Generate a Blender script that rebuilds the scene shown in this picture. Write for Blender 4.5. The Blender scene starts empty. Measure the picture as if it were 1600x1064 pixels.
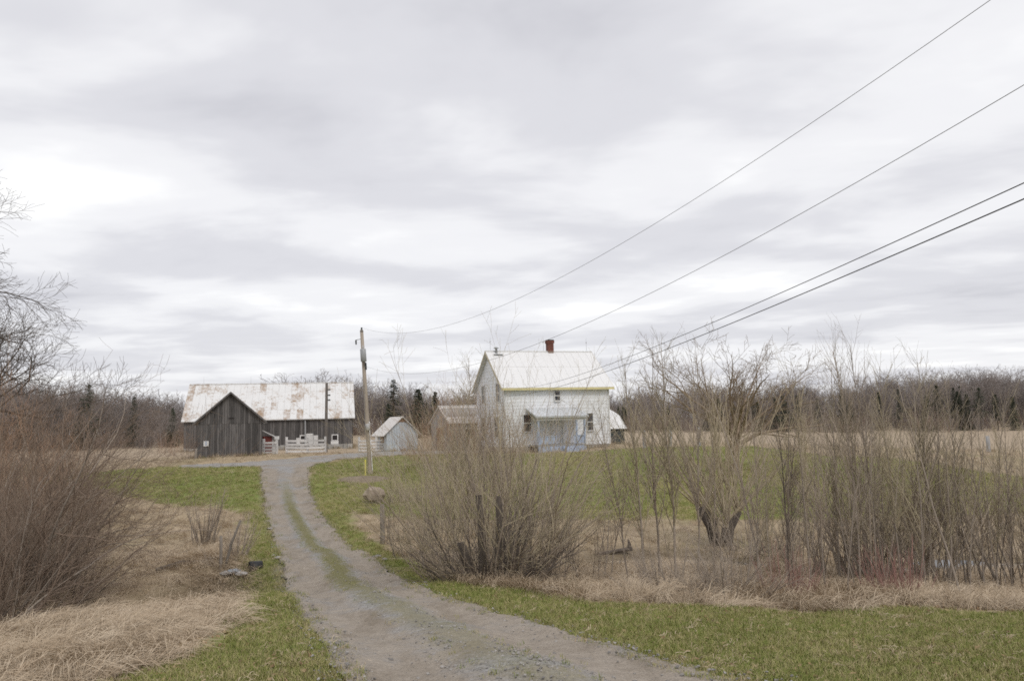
import bpy, math, random
import numpy as np
from mathutils import Vector

# ------------------------------------------------------------------ camera, sky, sun, exposure
scene = bpy.context.scene
COL = scene.collection
FPX = 1244.0                       # focal length in pixels of a 1600 px wide frame
PITCH, ROLL, CZ = 0.1025, 0.026, 1.65
cp, sp, cr, sr = math.cos(PITCH), math.sin(PITCH), math.cos(ROLL), math.sin(ROLL)
FW = np.array([0, cp, sp]); UP0 = np.array([0, -sp, cp]); RT0 = np.array([1.0, 0, 0])
RT = RT0 * cr - UP0 * sr
UP = UP0 * cr + RT0 * sr
cam_d = bpy.data.cameras.new("camera"); cam = bpy.data.objects.new("camera", cam_d); COL.objects.link(cam)
from mathutils import Matrix
cam.matrix_world = Matrix(((RT[0], UP[0], -FW[0], 0), (RT[1], UP[1], -FW[1], 0), (RT[2], UP[2], -FW[2], CZ), (0, 0, 0, 1)))
cam_d.sensor_width = 36; cam_d.lens = FPX / 1600 * 36; cam_d.clip_start = 0.1; cam_d.clip_end = 6000
scene.camera = cam

SUN_EL, SUN_AZ = math.radians(48), math.radians(150)      # azimuth measured from +Y (view) clockwise: behind right
world = bpy.data.worlds.new("World"); scene.world = world; world.use_nodes = True
wt = world.node_tree; wt.nodes.clear()


def nd(nt, typ, **kw):
    n = nt.nodes.new(typ)
    for k, v in kw.items():
        if k.startswith("i_"):
            key = k[2:]
            key = int(key) if key.isdigit() else key.replace("_", " ")
            s = n.inputs[key]
            if hasattr(v, "is_output") or isinstance(v, bpy.types.NodeSocket):
                nt.links.new(v, s)
            else:
                s.default_value = v
        else:
            setattr(n, k, v)
    return n


def math_n(nt, op, a, b=0.0, clamp=False):
    n = nd(nt, "ShaderNodeMath", operation=op, use_clamp=clamp)
    for i, v in enumerate((a, b)):
        if isinstance(v, bpy.types.NodeSocket): nt.links.new(v, n.inputs[i])
        else: n.inputs[i].default_value = v
    return n.outputs[0]


def ramp(nt, fac, stops, interp="LINEAR"):
    n = nt.nodes.new("ShaderNodeValToRGB"); nt.links.new(fac, n.inputs[0])
    e = n.color_ramp.elements; n.color_ramp.interpolation = interp
    while len(e) < len(stops): e.new(0.5)
    for el, (p, c) in zip(e, stops):
        el.position = p
        el.color = (c, c, c, 1) if isinstance(c, (int, float)) else (*c, 1)
    return n.outputs[0]


def mix(nt, fac, a, b, blend="MIX"):
    n = nt.nodes.new("ShaderNodeMix"); n.data_type = "RGBA"; n.blend_type = blend
    for s, v in ((n.inputs[0], fac), (n.inputs[6], a), (n.inputs[7], b)):
        if isinstance(v, bpy.types.NodeSocket): nt.links.new(v, s)
        elif isinstance(v, (int, float)): s.default_value = v
        else: s.default_value = (*v, 1)
    return n.outputs[2]


def noise(nt, vec, scale, detail=4, rough=0.55, dist=0.0):
    n = nd(nt, "ShaderNodeTexNoise", i_Scale=scale, i_Detail=detail, i_Roughness=rough, i_Distortion=dist)
    if vec is not None: nt.links.new(vec, n.inputs["Vector"])
    return n.outputs["Fac"]


# overcast sky: a broken cloud sheet (projected on a flat layer) over the Nishita sky
tc = nd(wt, "ShaderNodeTexCoord").outputs["Generated"]
sx = nd(wt, "ShaderNodeSeparateXYZ", i_0=tc)
zz = math_n(wt, "ADD", math_n(wt, "MAXIMUM", sx.outputs[2], 0.0), 0.075)
cx = math_n(wt, "DIVIDE", sx.outputs[0], zz); cy = math_n(wt, "DIVIDE", sx.outputs[1], zz)
cv = nd(wt, "ShaderNodeCombineXYZ", i_0=math_n(wt, "ADD", math_n(wt, "MULTIPLY", cx, 0.80), math_n(wt, "MULTIPLY", cy, 0.10)), i_1=cy, i_2=3.7).outputs[0]
n1 = noise(wt, cv, 0.50, 5, 0.52, 0.2)
n2 = noise(wt, cv, 1.35, 5, 0.52, 0.25)
nsum = math_n(wt, "ADD", math_n(wt, "MULTIPLY", n1, 0.61), math_n(wt, "MULTIPLY", n2, 0.39))
cloud = ramp(wt, nsum, [(0.35, (0.555, 0.555, 0.595)), (0.46, (0.685, 0.685, 0.72)), (0.55, (0.835, 0.835, 0.855)), (0.645, (1.0, 1.0, 0.995))], "EASE")
sky = nd(wt, "ShaderNodeTexSky", sky_type="NISHITA", sun_disc=False, sun_elevation=SUN_EL, sun_rotation=SUN_AZ)
bg1 = nd(wt, "ShaderNodeBackground", i_Color=sky.outputs[0], i_Strength=0.09)
bg2 = nd(wt, "ShaderNodeBackground", i_Color=cloud, i_Strength=1.0)
ms = nd(wt, "ShaderNodeMixShader", i_0=0.95, i_1=bg1.outputs[0], i_2=bg2.outputs[0])
nd(wt, "ShaderNodeOutputWorld", i_Surface=ms.outputs[0])

sun_d = bpy.data.lights.new("sun", "SUN"); sun_d.energy = 1.15; sun_d.angle = math.radians(20); sun_d.color = (1, 0.95, 0.88)
sun = bpy.data.objects.new("sun", sun_d); COL.objects.link(sun)
sdir = Vector((math.sin(SUN_AZ) * math.cos(SUN_EL), math.cos(SUN_AZ) * math.cos(SUN_EL), math.sin(SUN_EL)))
sun.rotation_euler = sdir.to_track_quat("Z", "Y").to_euler(); sun.location = (20, -20, 40)
vs = scene.view_settings
vs.view_transform = "Standard"; vs.look = "None"; vs.gamma = 1; vs.use_curve_mapping = False; vs.exposure = 0.16
scene.cycles.use_denoising = False; scene.cycles.filter_width = 1.7; scene.cycles.max_bounces = 6; scene.cycles.diffuse_bounces = 3

random.seed(7); rng = np.random.default_rng(7)


# ------------------------------------------------------------------ pixel helpers (layout survey)
def ray(px, py):
    r = FW * FPX + RT * (px - 800) + UP * (532 - py)
    return r / r[1]


def at(px, py, D):
    r = ray(px, py) * D
    return np.array([r[0], r[1], r[2] + CZ])


def on_wall(px, py, P0, a):
    """pixel -> (distance along a wall that starts at P0 with yaw a, height)"""
    r = ray(px, py); ux, uy = math.cos(a), math.sin(a)
    s = (r[0] * P0[1] - P0[0]) / (ux - r[0] * uy)
    Y = P0[1] + s * uy
    return s, CZ + r[2] * Y


# ------------------------------------------------------------------ terrain: smooth surface through surveyed points
SURV = [(800, 1064, 6.3), (715, 1000, 8.3), (560, 920, 14.8), (530, 900, 17.5), (500, 860, 23), (475, 829, 28), (455, 797, 34),
        (447, 764, 40), (446, 740, 46), (447, 726, 52), (560, 712, 60), (628, 708, 64), (480, 708, 72), (310, 717, 64), (409, 712, 66),
        (550, 703, 82), (285, 706, 82), (195, 732, 62), (200, 705, 100), (50, 702, 130), (300, 728, 60), (250, 785, 36), (150, 772, 40),
        (380, 800, 33), (250, 850, 25), (150, 900, 20), (60, 930, 17.8), (60, 965, 11.5), (200, 975, 11), (0, 1064, 7), (100, 1064, 6.8),
        (200, 1064, 6.5), (300, 1000, 9), (400, 930, 13.5), (430, 880, 18.2), (100, 1010, 9.1), (840, 970, 10.3), (960, 940, 12),
        (1120, 1056, 6.6), (1600, 1064, 6.4), (1300, 955, 11.2), (1600, 957, 10.8), (1200, 930, 13), (760, 912, 16.4), (641, 896, 17.6),
        (1000, 868, 24), (1300, 890, 21), (1490, 884, 21.8), (860, 880, 22), (1100, 910, 16.5), (1000, 900, 18), (1400, 915, 16.5),
        (1000, 840, 27), (1000, 812, 31.5), (1000, 780, 37), (1000, 750, 44), (1000, 725, 52), (960, 700, 62), (870, 704, 61),
        (740, 708, 63), (1180, 695, 68), (1180, 676, 110), (1000, 690, 75), (1000, 673, 140), (1600, 668, 125), (1600, 745, 47),
        (1600, 805, 31.5), (1600, 700, 75), (1400, 715, 57), (1300, 812, 31), (1300, 760, 42), (580, 808, 30), (620, 775, 38),
        (590, 735, 48), (700, 760, 41), (340, 886, 18.6), (700, 672, 130), (400, 690, 130)]
CT = [at(*s) for s in SURV]
CT += [np.array(p) for p in [(0, 0, 0), (-6, 0, -.05), (6, 0, .02), (0, -12, .2), (-25, -8, 0), (25, -8, 0), (22, 8, -.6), (-22, 8, -.9), (2, 3, -.15),
                             (-11.5, 14.2, -2.75), (-14.5, 14.0, -2.8), (-8.5, 15.0, -2.65), (-6.9, 16.8, -2.35), (-20, 14, -2.8), (-30, 18, -2.6), (-40, 45, -1.6),
                             (40, 25, -2.6), (50, 60, -2.2), (-80, 120, -.6), (-120, 60, -.8), (120, 60, -2), (120, 160, -1), (-100, 200, -.6), (0, 200, -.6),
                             (100, 220, -.8), (-120, -60, 0), (120, -60, 0), (0, -120, 0)]]
CT = np.array(CT)


def _phi(r2): return np.where(r2 > 1e-9, r2 * np.log(np.sqrt(np.maximum(r2, 1e-12))), 0.0)


n_ = len(CT)
A_ = _phi(((CT[:, None, :2] - CT[None, :, :2]) ** 2).sum(-1)) + np.eye(n_) * 2.0
Pm = np.c_[np.ones(n_), CT[:, :2]]
W_ = np.linalg.solve(np.block([[A_, Pm], [Pm.T, np.zeros((3, 3))]]), np.r_[CT[:, 2], np.zeros(3)])


def gz(x, y):
    x = np.atleast_1d(np.asarray(x, float)); y = np.atleast_1d(np.asarray(y, float)); out = np.empty(x.size)
    xf, yf = x.ravel(), y.ravel()
    for i in range(0, x.size, 20000):
        xs, ys = xf[i:i + 20000], yf[i:i + 20000]
        R = (xs[:, None] - CT[None, :, 0]) ** 2 + (ys[:, None] - CT[None, :, 1]) ** 2
        z = _phi(R) @ W_[:n_] + W_[n_] + W_[n_ + 1] * xs + W_[n_ + 2] * ys
        rad = np.hypot(xs, ys - 50); t = np.clip((rad - 110) / 70, 0, 1); t = t * t * (3 - 2 * t)
        z = z * (1 - t) + (-0.75) * t
        # small-scale unevenness
        z = z + (1 - t) * 0.03 * (np.sin(xs * 1.3 + ys * .6) * np.sin(ys * .9 - xs * .4) + .5 * np.sin(xs * 2.9 - ys * 1.7))
        out[i:i + 20000] = z
    return out.reshape(x.shape)


def g1(x, y): return float(gz(x, y)[0])


def hit(px, py, d0=4.0, d1=160.0):
    """first ground point seen through a pixel"""
    D = np.exp(np.linspace(math.log(d0), math.log(d1), 500)); r = ray(px, py)
    h = CZ + r[2] * D - gz(r[0] * D, D)
    k = np.where(h < 0)[0]
    if not len(k): return np.array([r[0] * d1, d1])
    k = k[0]
    if k == 0: return np.array([r[0] * D[0], D[0]])
    t = h[k - 1] / (h[k - 1] - h[k]); d = D[k - 1] + t * (D[k] - D[k - 1])
    return np.array([r[0] * d, d])


def poly(pix, extra=()):
    return np.array([hit(*p) if p[0] != "w" else np.array(p[1:]) for p in pix] + list(extra))


def seg_dist(P, poly_, closed=True):
    x, y = P[:, 0], P[:, 1]; best = np.full(len(x), 1e9); inside = np.zeros(len(x), bool); m = len(poly_)
    for i in range(m if closed else m - 1):
        a, b = poly_[i], poly_[(i + 1) % m]; d = b - a; L2 = d @ d + 1e-12
        t = np.clip(((x - a[0]) * d[0] + (y - a[1]) * d[1]) / L2, 0, 1)
        best = np.minimum(best, np.hypot(x - a[0] - t * d[0], y - a[1] - t * d[1]))
        if closed:
            c = ((a[1] > y) != (b[1] > y)) & (x < (b[0] - a[0]) * (y - a[1]) / (b[1] - a[1] + 1e-12) + a[0])
            inside ^= c
    return np.where(inside, -best, best) if closed else best


LEFT_E = poly([("w", 3.0, -3.0), ("w", 0.6, 2.2), ("w", -0.7, 4.6), (515, 1064), (490, 1000), (460, 945), (439, 887), (424, 836), (413, 791), (409, 755), (408, 735)])
RIGHT_E = poly([("w", 8.5, -1.0), ("w", 5.2, 2.8), ("w", 3.2, 5.0), (1120, 1056), (1000, 1020), (840, 972), (761, 954), (700, 933), (640, 908), (583, 869), (526, 830), (499, 800), (484, 764), (480, 744), (487, 728)])
TRACK = poly([(520, 718), (568, 713.5), (628, 710), (700, 707.5), (760, 706.5), (760, 703.5), (690, 704), (628, 705), (560, 707.5), (500, 712), (440, 717), (405, 720.5), (330, 724), (282, 726), (282, 731), (340, 730), (408, 727)])
DRIVE = np.concatenate([LEFT_E[::1], TRACK[::-1][0:0], np.array([TRACK[-1]]), TRACK[::-1][1:], RIGHT_E[::-1]])

GREEN = [poly([("w", 2.9, -3), ("w", 0.4, 2.2), ("w", -1, 4.6), (515, 1064), (490, 1000), (460, 945), (439, 887), (424, 836), (413, 791), (409, 755), (408, 730), (300, 728), (195, 733), (100, 742),
               (60, 756), (144, 762), (180, 772), (253, 786), (325, 793), (383, 802), (400, 814), (408, 836), (415, 868), (411, 904), (397, 933), (361, 969), (307, 1012), (180, 1064), ("w", -5.5, 4.5), ("w", -9, 0), ("w", -9, -8), ("w", 3, -8)]),
         poly([("w", 9, -1), ("w", 5.4, 2.8), ("w", 3.2, 5.0), (1120, 1056), (1000, 1020), (840, 972), (761, 954), (700, 933), (640, 908), (583, 869), (526, 830), (562, 848), (592, 872), (641, 894), (700, 909), (761, 917), (840, 927),
               (960, 940), (1100, 949), (1300, 954), (1450, 950), (1600, 957), ("w", 20, 11), ("w", 30, 8), ("w", 30, -10), ("w", 9, -10)]),
         poly([(484, 764), (480, 744), (489, 726), (530, 719), (570, 714), (640, 711), (700, 709), (760, 708), (870, 708), (955, 702), (1000, 699), (1100, 697), (1180, 697), (1290, 712), (1400, 716), (1600, 745), ("w", 60, 50), ("w", 40, 33),
               (1600, 803), (1300, 812), (1150, 812), (1000, 812), (900, 812), (760, 812), (640, 812), (595, 808), (535, 799), (505, 800)])]
STREAM = np.array([(-30, 14.6), (-20, 14.1), (-14.5, 14.0), (-11.5, 14.2), (-8.5, 15.2), (-6.6, 17.2)])
STREAM_R = np.array([(-1.5, 22.5), (1.5, 22.6)] + [tuple(hit(*p)) for p in [(900, 876), (1000, 868), (1150, 873), (1300, 888), (1420, 886), (1500, 882)]] + [(18.5, 21.0), (30, 22)])


def green_sd(P):
    d = np.where(P[:, 1] < 44, seg_dist(P, DRIVE) - 0.8, 9.0)
    return np.minimum.reduce([seg_dist(P, g) for g in GREEN] + [d])


def stream_d(P): return np.minimum(seg_dist(P, STREAM, False), seg_dist(P, STREAM_R, False))


# ------------------------------------------------------------------ object helpers
def tag(o, label=None, cat=None, group=None, kind=None):
    if label: o["label"] = label
    if cat: o["category"] = cat
    if group: o["group"] = group
    if kind: o["kind"] = kind
    return o


def mk_mesh(name, V, F, mat=None, smooth=False):
    me = bpy.data.meshes.new(name)
    me.from_pydata([tuple(map(float, v)) for v in V] if not isinstance(V, list) else V, [], F)
    if mat: me.materials.append(mat)
    if smooth: me.polygons.foreach_set("use_smooth", [True] * len(me.polygons))
    me.update(); return me


def obj(name, me, parent=None, loc=None):
    o = bpy.data.objects.new(name, me); COL.objects.link(o)
    if parent: o.parent = parent
    if loc is not None: o.location = [float(c) for c in loc]
    return o


def empty(name, loc, rz=0):
    o = bpy.data.objects.new(name, None); COL.objects.link(o); o.empty_display_size = .3
    o.location = [float(c) for c in loc]; o.rotation_euler = (0, 0, rz); return o


BF = [(0, 3, 2, 1), (4, 5, 6, 7), (0, 1, 5, 4), (1, 2, 6, 5), (2, 3, 7, 6), (3, 0, 4, 7)]


def box(name, x0, x1, y0, y1, z0, z1, mat, parent=None):
    V = [(x0, y0, z0), (x1, y0, z0), (x1, y1, z0), (x0, y1, z0), (x0, y0, z1), (x1, y0, z1), (x1, y1, z1), (x0, y1, z1)]
    return obj(name, mk_mesh(name, V, BF, mat), parent)


def hexa(name, V, mat, parent=None):
    return obj(name, mk_mesh(name, [tuple(map(float, v)) for v in V], BF, mat), parent)


def prism_y(name, pts, y0, y1, mat, parent=None):
    """polygon in x-z extruded along y"""
    n = len(pts); V = [(x, y0, z) for x, z in pts] + [(x, y1, z) for x, z in pts]
    F = [tuple(range(n)), tuple(range(2 * n - 1, n - 1, -1))] + [(i + n, (i + 1) % n + n, (i + 1) % n, i) for i in range(n)]
    return obj(name, mk_mesh(name, V, F, mat), parent)


def prism_x(name, pts, x0, x1, mat, parent=None):
    """polygon in y-z extruded along x"""
    n = len(pts); V = [(x0, y, z) for y, z in pts] + [(x1, y, z) for y, z in pts]
    F = [tuple(range(n - 1, -1, -1)), tuple(range(n, 2 * n))] + [(i, (i + 1) % n, (i + 1) % n + n, i + n) for i in range(n)]
    return obj(name, mk_mesh(name, V, F, mat), parent)


class Tubes:
    def __init__(s): s.V = []; s.F = []

    def add(s, pts, rad, sides):
        n = len(pts); b = len(s.V); V = s.V; F = s.F
        d = pts[-1] - pts[0]
        ref = Vector((1, 0, 0)) if abs(d.x) < 0.7 * d.length else Vector((0, 1, 0))
        a1 = d.cross(ref); a1.normalize(); a2 = d.cross(a1); a2.normalize()
        cs = [(math.cos(2 * math.pi * k / sides), math.sin(2 * math.pi * k / sides)) for k in range(sides)]
        for p, r in zip(pts, rad):
            for c, q in cs:
                V.append((p.x + (a1.x * c + a2.x * q) * r, p.y + (a1.y * c + a2.y * q) * r, p.z + (a1.z * c + a2.z * q) * r))
        for i in range(n - 1):
            o0 = b + i * sides
            for k in range(sides):
                k2 = (k + 1) % sides
                F.append((o0 + k, o0 + k2, o0 + k2 + sides, o0 + k + sides))
        F.append(tuple(b + (n - 1) * sides + k for k in range(sides)))

    def mesh(s, name, mat, smooth=True): return mk_mesh(name, s.V, s.F, mat, smooth)


def tube_obj(name, pts, rad, sides, mat, parent=None):
    t = Tubes(); t.add([Vector(p) for p in pts], rad if isinstance(rad, (list, tuple)) else [rad] * len(pts), sides)
    return obj(name, t.mesh(name, mat), parent)


# ------------------------------------------------------------------ materials
def new_mat(name):
    m = bpy.data.materials.new(name); m.use_nodes = True; nt = m.node_tree
    b = nt.nodes["Principled BSDF"]; b.inputs["Specular IOR Level"].default_value = 0.25
    return m, nt, b


def wpos(nt): return nd(nt, "ShaderNodeNewGeometry").outputs["Position"]
def opos(nt): return nd(nt, "ShaderNodeTexCoord").outputs["Object"]
def orand(nt): return nd(nt, "ShaderNodeObjectInfo").outputs["Random"]


def scaled(nt, vec, s): return nd(nt, "ShaderNodeVectorMath", operation="MULTIPLY", i_0=vec, i_1=s).outputs[0]


def simple(name, c1, c2, scale=3.0, rough=0.8, stretch=(1, 1, 1), rand=0.25, detail=5, bump=0.0, world_space=False):
    m, nt, b = new_mat(name)
    v = scaled(nt, wpos(nt) if world_space else opos(nt), stretch)
    f = noise(nt, v, scale, detail, 0.6)
    col = mix(nt, ramp(nt, f, [(0.3, 0.0), (0.7, 1.0)]), c1, c2)
    if rand:
        r = nd(nt, "ShaderNodeMapRange", i_0=orand(nt), i_3=1 - rand, i_4=1 + rand).outputs[0]
        col = nd(nt, "ShaderNodeVectorMath", operation="SCALE", i_0=col, i_Scale=r).outputs[0]
    nt.links.new(col, b.inputs["Base Color"]); b.inputs["Roughness"].default_value = rough
    if bump:
        bn = nd(nt, "ShaderNodeBump", i_Strength=bump, i_Height=f, i_Distance=0.02); nt.links.new(bn.outputs[0], b.inputs["Normal"])
    return m


def ground_material():
    m, nt, b = new_mat("meadow_ground"); p = wpos(nt)
    att = lambda k: nd(nt, "ShaderNodeAttribute", attribute_name=k).outputs["Fac"]
    ng = noise(nt, p, 0.55, 6, 0.65); nf = noise(nt, p, 7, 5, 0.7); nm = noise(nt, scaled(nt, p, (1, .45, 1)), 0.22, 4, 0.6)
    nff = noise(nt, p, 45, 3, 0.7)
    edge = math_n(nt, "ADD", att("green"), math_n(nt, "MULTIPLY", math_n(nt, "SUBTRACT", ng, 0.5), 2.4))
    gm = ramp(nt, math_n(nt, "MULTIPLY_ADD", edge, -1.2, True), [(0, 0), (1, 1)])
    gm_n = nd(nt, "ShaderNodeMapRange", i_0=edge, i_1=0.25, i_2=-0.35, i_3=0.0, i_4=1.0)
    gm = gm_n.outputs[0]
    g1_ = mix(nt, ramp(nt, nm, [(0.38, 0.0), (0.62, 1.0)]), (0.165, 0.215, 0.042), (0.25, 0.235, 0.08))
    g1_ = mix(nt, math_n(nt, "MULTIPLY", ramp(nt, ng, [(0.52, 0.0), (0.68, 1.0)]), 0.55), g1_, (0.33, 0.275, 0.15))
    g1_ = mix(nt, ramp(nt, nf, [(0.40, 0.0), (0.8, 0.7)]), g1_, (0.25, 0.205, 0.10))
    dry = mix(nt, ramp(nt, ng, [(0.35, 0.0), (0.65, 1.0)]), (0.40, 0.315, 0.205), (0.28, 0.215, 0.135))
    dry = mix(nt, ramp(nt, nf, [(0.4, 0.0), (0.7, 0.6)]), dry, (0.48, 0.39, 0.27))
    dry = mix(nt, math_n(nt, "MULTIPLY", ramp(nt, nm, [(0.52, 0.0), (0.68, 1.0)]), 0.35), dry, (0.14, 0.15, 0.05))
    field = mix(nt, nf, (0.43, 0.345, 0.25), (0.35, 0.275, 0.195))
    fm = nd(nt, "ShaderNodeMapRange", i_0=nd(nt, "ShaderNodeSeparateXYZ", i_0=p).outputs[1], i_1=66.0, i_2=74.0).outputs[0]
    dry = mix(nt, fm, dry, field)
    col = mix(nt, gm, dry, g1_)
    mud = mix(nt, nf, (0.07, 0.055, 0.04), (0.15, 0.115, 0.075))
    wet = nd(nt, "ShaderNodeMapRange", i_0=math_n(nt, "ADD", att("wet"), math_n(nt, "MULTIPLY", math_n(nt, "SUBTRACT", ng, .5), 2.0)), i_1=2.3, i_2=0.4, i_3=0.0, i_4=0.92).outputs[0]
    col = mix(nt, wet, col, mud)
    dirt = nd(nt, "ShaderNodeMapRange", i_0=math_n(nt, "ADD", att("drive"), math_n(nt, "MULTIPLY", math_n(nt, "SUBTRACT", nf, .5), 0.9)), i_1=0.22, i_2=-0.05, i_3=0.0, i_4=0.9).outputs[0]
    col = mix(nt, dirt, col, (0.24, 0.205, 0.165))
    dark = nd(nt, "ShaderNodeMapRange", i_0=nff, i_1=0.25, i_2=0.75, i_3=0.78, i_4=1.22).outputs[0]
    col = nd(nt, "ShaderNodeVectorMath", operation="SCALE", i_0=col, i_Scale=dark).outputs[0]
    nt.links.new(col, b.inputs["Base Color"]); b.inputs["Roughness"].default_value = 0.95
    bn = nd(nt, "ShaderNodeBump", i_Strength=0.6, i_Distance=0.06, i_Height=math_n(nt, "ADD", nf, math_n(nt, "MULTIPLY", nff, .4)))
    nt.links.new(bn.outputs[0], b.inputs["Normal"]); return m


def gravel_material():
    m, nt, b = new_mat("gravel"); p = wpos(nt)
    u = nd(nt, "ShaderNodeAttribute", attribute_name="across").outputs["Fac"]
    au = math_n(nt, "ABSOLUTE", u)
    y = nd(nt, "ShaderNodeSeparateXYZ", i_0=p).outputs[1]
    nl = noise(nt, p, 0.7, 5, 0.6); nf = noise(nt, p, 5, 6, 0.7); ns = noise(nt, p, 38, 3, 0.75)
    vor = nd(nt, "ShaderNodeTexVoronoi", i_Scale=34.0, i_Vector=p); stone = vor.outputs["Color"]
    sg = nd(nt, "ShaderNodeSeparateColor", i_0=stone).outputs[0]
    nb_ = noise(nt, scaled(nt, p, (1.6, .5, 1)), 1.1, 5, 0.65)
    brown = mix(nt, ramp(nt, nf, [(0.3, 0.0), (0.7, 1.0)]), (0.365, 0.32, 0.268), (0.255, 0.215, 0.172))
    brown = mix(nt, ramp(nt, nb_, [(0.50, 0.0), (0.66, 0.7)]), brown, (0.20, 0.165, 0.125))
    grey = mix(nt, sg, (0.19, 0.19, 0.192), (0.41, 0.408, 0.405))
    gfac = math_n(nt, "ADD", math_n(nt, "SUBTRACT", nl, 0.5), math_n(nt, "MULTIPLY", math_n(nt, "SUBTRACT", nf, .5), 0.5))
    # loose grey stone gathers beside the wheel tracks, packed brown earth in them
    trk = nd(nt, "ShaderNodeMapRange", i_0=math_n(nt, "SUBTRACT", 0.56, au), i_1=0.12, i_2=0.34, i_3=0.0, i_4=1.0).outputs[0]
    gf = nd(nt, "ShaderNodeMapRange", i_0=math_n(nt, "ADD", math_n(nt, "MULTIPLY", gfac, 1.7), math_n(nt, "MULTIPLY", trk, 0.36)), i_1=0.06, i_2=0.52, i_4=0.85).outputs[0]
    col = mix(nt, gf, brown, grey)
    # grass growing between the tracks
    strip = nd(nt, "ShaderNodeMapRange", i_0=math_n(nt, "ADD", au, math_n(nt, "MULTIPLY", math_n(nt, "SUBTRACT", nf, .5), 0.7)), i_1=0.30, i_2=0.08).outputs[0]
    nearf = nd(nt, "ShaderNodeMapRange", i_0=y, i_1=8.0, i_2=16.0, i_3=0.35, i_4=0.92).outputs[0]
    farf = nd(nt, "ShaderNodeMapRange", i_0=y, i_1=44.0, i_2=34.0, i_3=0.0, i_4=1.0).outputs[0]
    sfac = math_n(nt, "MULTIPLY", strip, math_n(nt, "MULTIPLY", nearf, farf))
    col = mix(nt, sfac, col, mix(nt, nl, (0.15, 0.155, 0.05), (0.20, 0.17, 0.09)))
    dk = nd(nt, "ShaderNodeMapRange", i_0=ns, i_1=0.25, i_2=0.75, i_3=0.72, i_4=1.28).outputs[0]
    col = nd(nt, "ShaderNodeVectorMath", operation="SCALE", i_0=col, i_Scale=dk).outputs[0]
    nt.links.new(col, b.inputs["Base Color"]); b.inputs["Roughness"].default_value = 0.95
    h = math_n(nt, "ADD", math_n(nt, "MULTIPLY", vor.outputs["Distance"], -1.0), math_n(nt, "MULTIPLY", ns, .6))
    bn = nd(nt, "ShaderNodeBump", i_Strength=0.7, i_Distance=0.02, i_Height=h); nt.links.new(bn.outputs[0], b.inputs["Normal"])
    return m


def blade_material(name, stops, hue_scale=0.4):
    m, nt, b = new_mat(name)
    f = math_n(nt, "ADD", math_n(nt, "MULTIPLY", orand(nt), 0.55), math_n(nt, "MULTIPLY", noise(nt, wpos(nt), hue_scale, 4, .6), 0.45))
    nt.links.new(ramp(nt, f, stops), b.inputs["Base Color"]); b.inputs["Roughness"].default_value = 0.7
    return m


def wood_material(name, dark, light, tint=None):
    m, nt, b = new_mat(name); p = opos(nt)
    s = noise(nt, scaled(nt, p, (9, 9, .5)), 2.2, 5, 0.65)
    l = noise(nt, p, 0.7, 3, 0.6)
    col = mix(nt, ramp(nt, s, [(0.3, 0.0), (0.72, 1.0)]), dark, light)
    r = nd(nt, "ShaderNodeMapRange", i_0=orand(nt), i_3=0.62, i_4=1.38).outputs[0]
    col = nd(nt, "ShaderNodeVectorMath", operation="SCALE", i_0=col, i_Scale=r).outputs[0]
    if tint: col = mix(nt, ramp(nt, l, [(0.5, 0.0), (0.75, 0.6)]), col, tint)
    nt.links.new(col, b.inputs["Base Color"]); b.inputs["Roughness"].default_value = 0.9
    return m


def rusty_roof(name, base, rust_amt=0.5):
    m, nt, b = new_mat(name); p = wpos(nt); r = orand(nt)
    big = noise(nt, scaled(nt, p, (.6, .6, .6)), 0.9, 5, 0.7); fine = noise(nt, scaled(nt, p, (4.5, 4.5, 1.0)), 1.0, 6, 0.75)
    f = math_n(nt, "ADD", math_n(nt, "MULTIPLY", math_n(nt, "POWER", r, 3.0), 0.10), math_n(nt, "ADD", math_n(nt, "MULTIPLY", big, .55), math_n(nt, "MULTIPLY", fine, .45)))
    rm = ramp(nt, f, [(0.62 - .1 * rust_amt, 0.0), (0.68 - .1 * rust_amt, 0.45), (0.76 - .1 * rust_amt, 0.95)])
    rc = mix(nt, fine, (0.25, 0.13, 0.065), (0.37, 0.285, 0.19))
    pale = mix(nt, math_n(nt, "MULTIPLY", noise(nt, p, 3.0, 4, .7), .6), base, tuple(c * .78 for c in base))
    col = mix(nt, rm, pale, rc)
    nt.links.new(col, b.inputs["Base Color"]); b.inputs["Roughness"].default_value = 0.55
    return m


M = {}
M["ground"] = ground_material(); M["gravel"] = gravel_material()
M["lawn_blade"] = blade_material("lawn_blade", [(0.22, (0.14, 0.185, 0.034)), (0.42, (0.215, 0.235, 0.062)), (0.56, (0.29, 0.27, 0.10)), (0.74, (0.42, 0.35, 0.20))])
M["dry_blade"] = blade_material("dry_blade", [(0.22, (0.25, 0.185, 0.12)), (0.42, (0.42, 0.33, 0.23)), (0.6, (0.55, 0.455, 0.34)), (0.8, (0.36, 0.27, 0.18))], 0.8)
M["leaf"] = blade_material("dead_leaf", [(0.2, (0.14, 0.085, 0.045)), (0.5, (0.26, 0.17, 0.09)), (0.8, (0.40, 0.30, 0.18))], 3)
M["stone"] = simple("stone", (0.23, 0.215, 0.20), (0.37, 0.35, 0.33), 9, 0.9, rand=0.35, bump=.4)
M["boulder"] = simple("boulder", (0.42, 0.35, 0.28), (0.24, 0.19, 0.15), 3, 0.9, rand=0, bump=.7)
M["barn_board"] = wood_material("barn_board", (0.055, 0.052, 0.052), (0.17, 0.16, 0.155))
M["barn_back"] = simple("barn_inside", (0.025, 0.023, 0.022), (0.035, 0.03, 0.03), 2, rand=0)
M["barn_roof"] = rusty_roof("barn_roof_metal", (0.75, 0.75, 0.745), 1.0)
M["white_roof"] = rusty_roof("house_roof_metal", (0.80, 0.80, 0.80), -1.6)
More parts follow.
